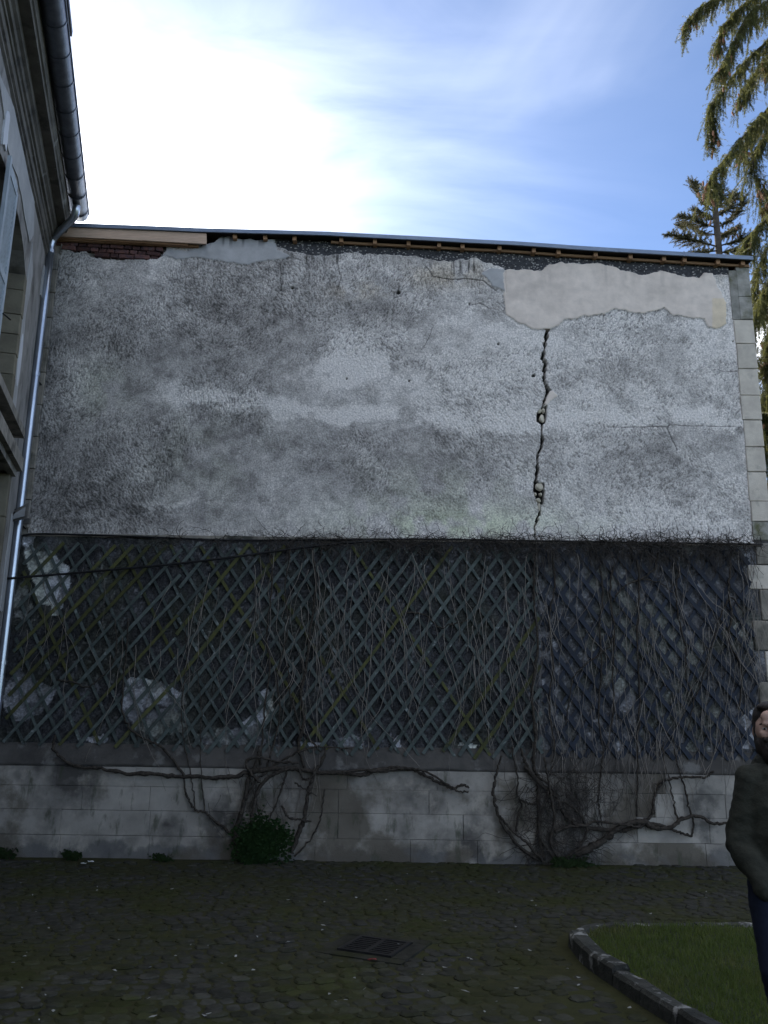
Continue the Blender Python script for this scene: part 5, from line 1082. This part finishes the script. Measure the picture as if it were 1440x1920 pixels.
body = [(hd(0, .012, .025), (.074, .095, .095)), (hd(0, -.028, -.035), (.058, .062, .085)), (hd(0, -.04, -.085), (.04, .045, .035)),
        (hd(-.045, -.035, -.005), (.026, .04, .05)), (hd(.045, -.035, -.005), (.026, .04, .05)), (hd(0, -.078, .03), (.05, .016, .014)), (hd(-.036, -.07, -.02), (.022, .022, .02)), (hd(.036, -.07, -.02), (.022, .022, .02)), (hd(0, -.07, .06), (.05, .025, .035)),
        (hd(0, -.094, .012), (.009, .012, .016)), (hd(0, -.102, -.006), (.011, .014, .016)), (hd(0, -.107, -.022), (.016, .014, .011)), (hd(0, -.088, -.05), (.024, .013, .007)), (hd(0, -.086, -.062), (.021, .013, .008)),
        (hd(-.078, .012, -.012), (.009, .018, .03)), (hd(.078, .012, -.012), (.009, .018, .03))]
body += chain([hd(0, .01, -.06), (-.004, .005, 1.45), (0, .01, 1.38)], [.056, .058, .07], 8)
torso = chain([(0, 0, .93), (0, 0, 1.1), (0, 0, 1.28), (0, .005, 1.38)], [.13, .13, .145, .12], 10, (1.12, .78))
armR = [(-.135, .0, 1.385), (-.205, .04, 1.11), (-.165, -.075, .965), (-.12, -.085, .935)]; armL = [(.15, .0, 1.385), (.235, .04, 1.11), (.165, -.075, .965), (.12, -.085, .935)]
legR = [(-.10, 0, .92), (-.108, -.03, .56), (.03, .12, .10)]; legL = [(.1, 0, .92), (.11, -.07, .50), (.10, -.02, .09)]
body += torso+chain(armR, [.05, .04, .032, .035], 16)+chain(armL, [.05, .04, .032, .035], 16)+chain(legR, [.08, .055, .04], 16)+chain(legL, [.08, .055, .04], 16)
for lx, ly in ((.02, .04), (.10, -.08)): body += [((lx, ly, .055), (.04, .11, .04))]
for sx in (-1, 1):      # fingers and thumb inside the pocket
    for k in range(4): body += chain([(sx*(.125-.012*k), -.085-.004*k, .93), (sx*(.105-.012*k), -.095, .915), (sx*(.095-.012*k), -.09, .90)], [.010, .009, .008], 5)
    body += chain([(sx*.13, -.09, .945), (sx*.115, -.10, .945), (sx*.10, -.10, .94)], [.011, .01, .009], 4)
person = blob('person', Pm(body), .0085, MT['skin'], None, 2); tag(person, 'bearded man in dark jacket and navy jeans standing at the right edge, hands in pockets', 'person')
tor = chain([(0, 0, .90), (0, 0, 1.02), (0, 0, 1.18), (0, 0, 1.30), (0, .005, 1.385)], [.150, .152, .158, .168, .135], 14, (1.14, .86))
jk = tor+chain(armR[:3], [.076, .068, .058], 14)+chain(armL[:3], [.080, .070, .058], 14)+[((-.09, 0, 1.405), (.10, .08, .045)), ((.09, 0, 1.405), (.10, .08, .045)), ((-.16, -.085, .945), (.058, .058, .075)), ((.16, -.085, .945), (.058, .058, .075))]
jacket = blob('jacket', Pm(jk), .009, MT['jacket'], person, 2, .016, 3)
col_ = blob('collar', Pm([((-.012+.082*cos(a), .0+.075*sin(a), 1.455+.012*sin(a)), (.022, .022, .042)) for a in np.linspace(-1.2, pi+1.2, 22)]), .008, MT['jacket'], jacket, 3)
zp = MB(); zp.tube([tuple(np.array(p)+PB) for p in [(.0, -.152, .90), (.0, -.155, 1.05), (.0, -.165, 1.2), (.0, -.165, 1.3), (-.005, -.125, 1.4)]], .006, 5); zp.build('zip', MT['iron'], jacket)
for sx in (-1, 1):
    fl = MB(); fl.hexa([tuple(np.array(p)+PB) for p in [(sx*.055, -.168, 1.10), (sx*.055, -.158, 1.10), (sx*.135, -.128, 1.10), (sx*.135, -.14, 1.10), (sx*.055, -.172, 1.155), (sx*.055, -.162, 1.155), (sx*.135, -.132, 1.155), (sx*.135, -.144, 1.155)]]); fl.build('pocket_flap', MT['jacket'], jacket)
ds = MB(); ds.tube([tuple(np.array(p)+PB) for p in [(-.045, -.16, 1.30), (-.05, -.175, 1.26), (-.06, -.178, 1.22)]], .004, 5); ds.build('drawstring', MT['white'], jacket)
jn = chain([(0, .0, .98), (0, 0, .90)], [.135, .14], 4, (1.08, .85))+chain(legR, [.098, .073, .062], 18)+chain(legL, [.098, .073, .062], 18)
blob('jeans', Pm(jn), .011, MT['jeans'], person, 3, .008, 5)
for lx, ly in ((.02, .03), (.10, -.09)): blob('shoe', Pm([((lx, ly, .05), (.05, .13, .045)), ((lx, ly+.06, .085), (.048, .06, .05))]), .01, MT['shoe'], person, 2)
hair = [(hd(0, .03, .052), (.080, .088, .083)), (hd(0, .05, 0), (.079, .065, .085)), (hd(-.066, .015, .035), (.012, .032, .05)), (hd(.066, .015, .035), (.012, .032, .05)), (hd(0, -.02, .105), (.06, .055, .022)), (hd(-.072, -.004, -.005), (.006, .012, .03)), (hd(.072, -.004, -.005), (.006, .012, .03))]
blob('hair', Pm(hair), .007, MT['hair'], person, 2, .006, 1)
bd = [(hd(0, -.065, -.105), (.05, .05, .05)), (hd(0, -.06, -.135), (.04, .04, .035)), (hd(-.05, -.04, -.075), (.022, .04, .045)), (hd(.05, -.04, -.075), (.022, .04, .045)), (hd(-.066, -.018, -.045), (.012, .02, .035)), (hd(.066, -.018, -.045), (.012, .02, .035)), (hd(-.022, -.094, -.043), (.02, .011, .009)), (hd(.022, -.094, -.043), (.02, .011, .009)), (hd(0, -.09, -.085), (.035, .02, .016)), (hd(-.036, -.078, -.06), (.012, .012, .03)), (hd(.036, -.078, -.06), (.012, .012, .03))]
blob('beard', Pm(bd), .006, MT['hair'], person, 1, .007, 2)
for sx in (-1, 1):
    c = np.array(hd(sx*.031, -.0705, .006))+PB; e = blob('eye', [(tuple(c), (.0115, .0115, .0062))], .003, MT['eye'], person, 0); blob('iris', [(tuple(c+np.array([-.0105*sin(HT), -.0100*cos(HT), 0])), (.0055, .003, .0055))], .0015, MT['iris'], e, 0)
    blob('eyebrow', Pm(chain([hd(sx*.012, -.094, .026), hd(sx*.032, -.092, .032), hd(sx*.05, -.078, .026)], [.0055, .006, .004], 8)), .0035, MT['hair'], person, 0)
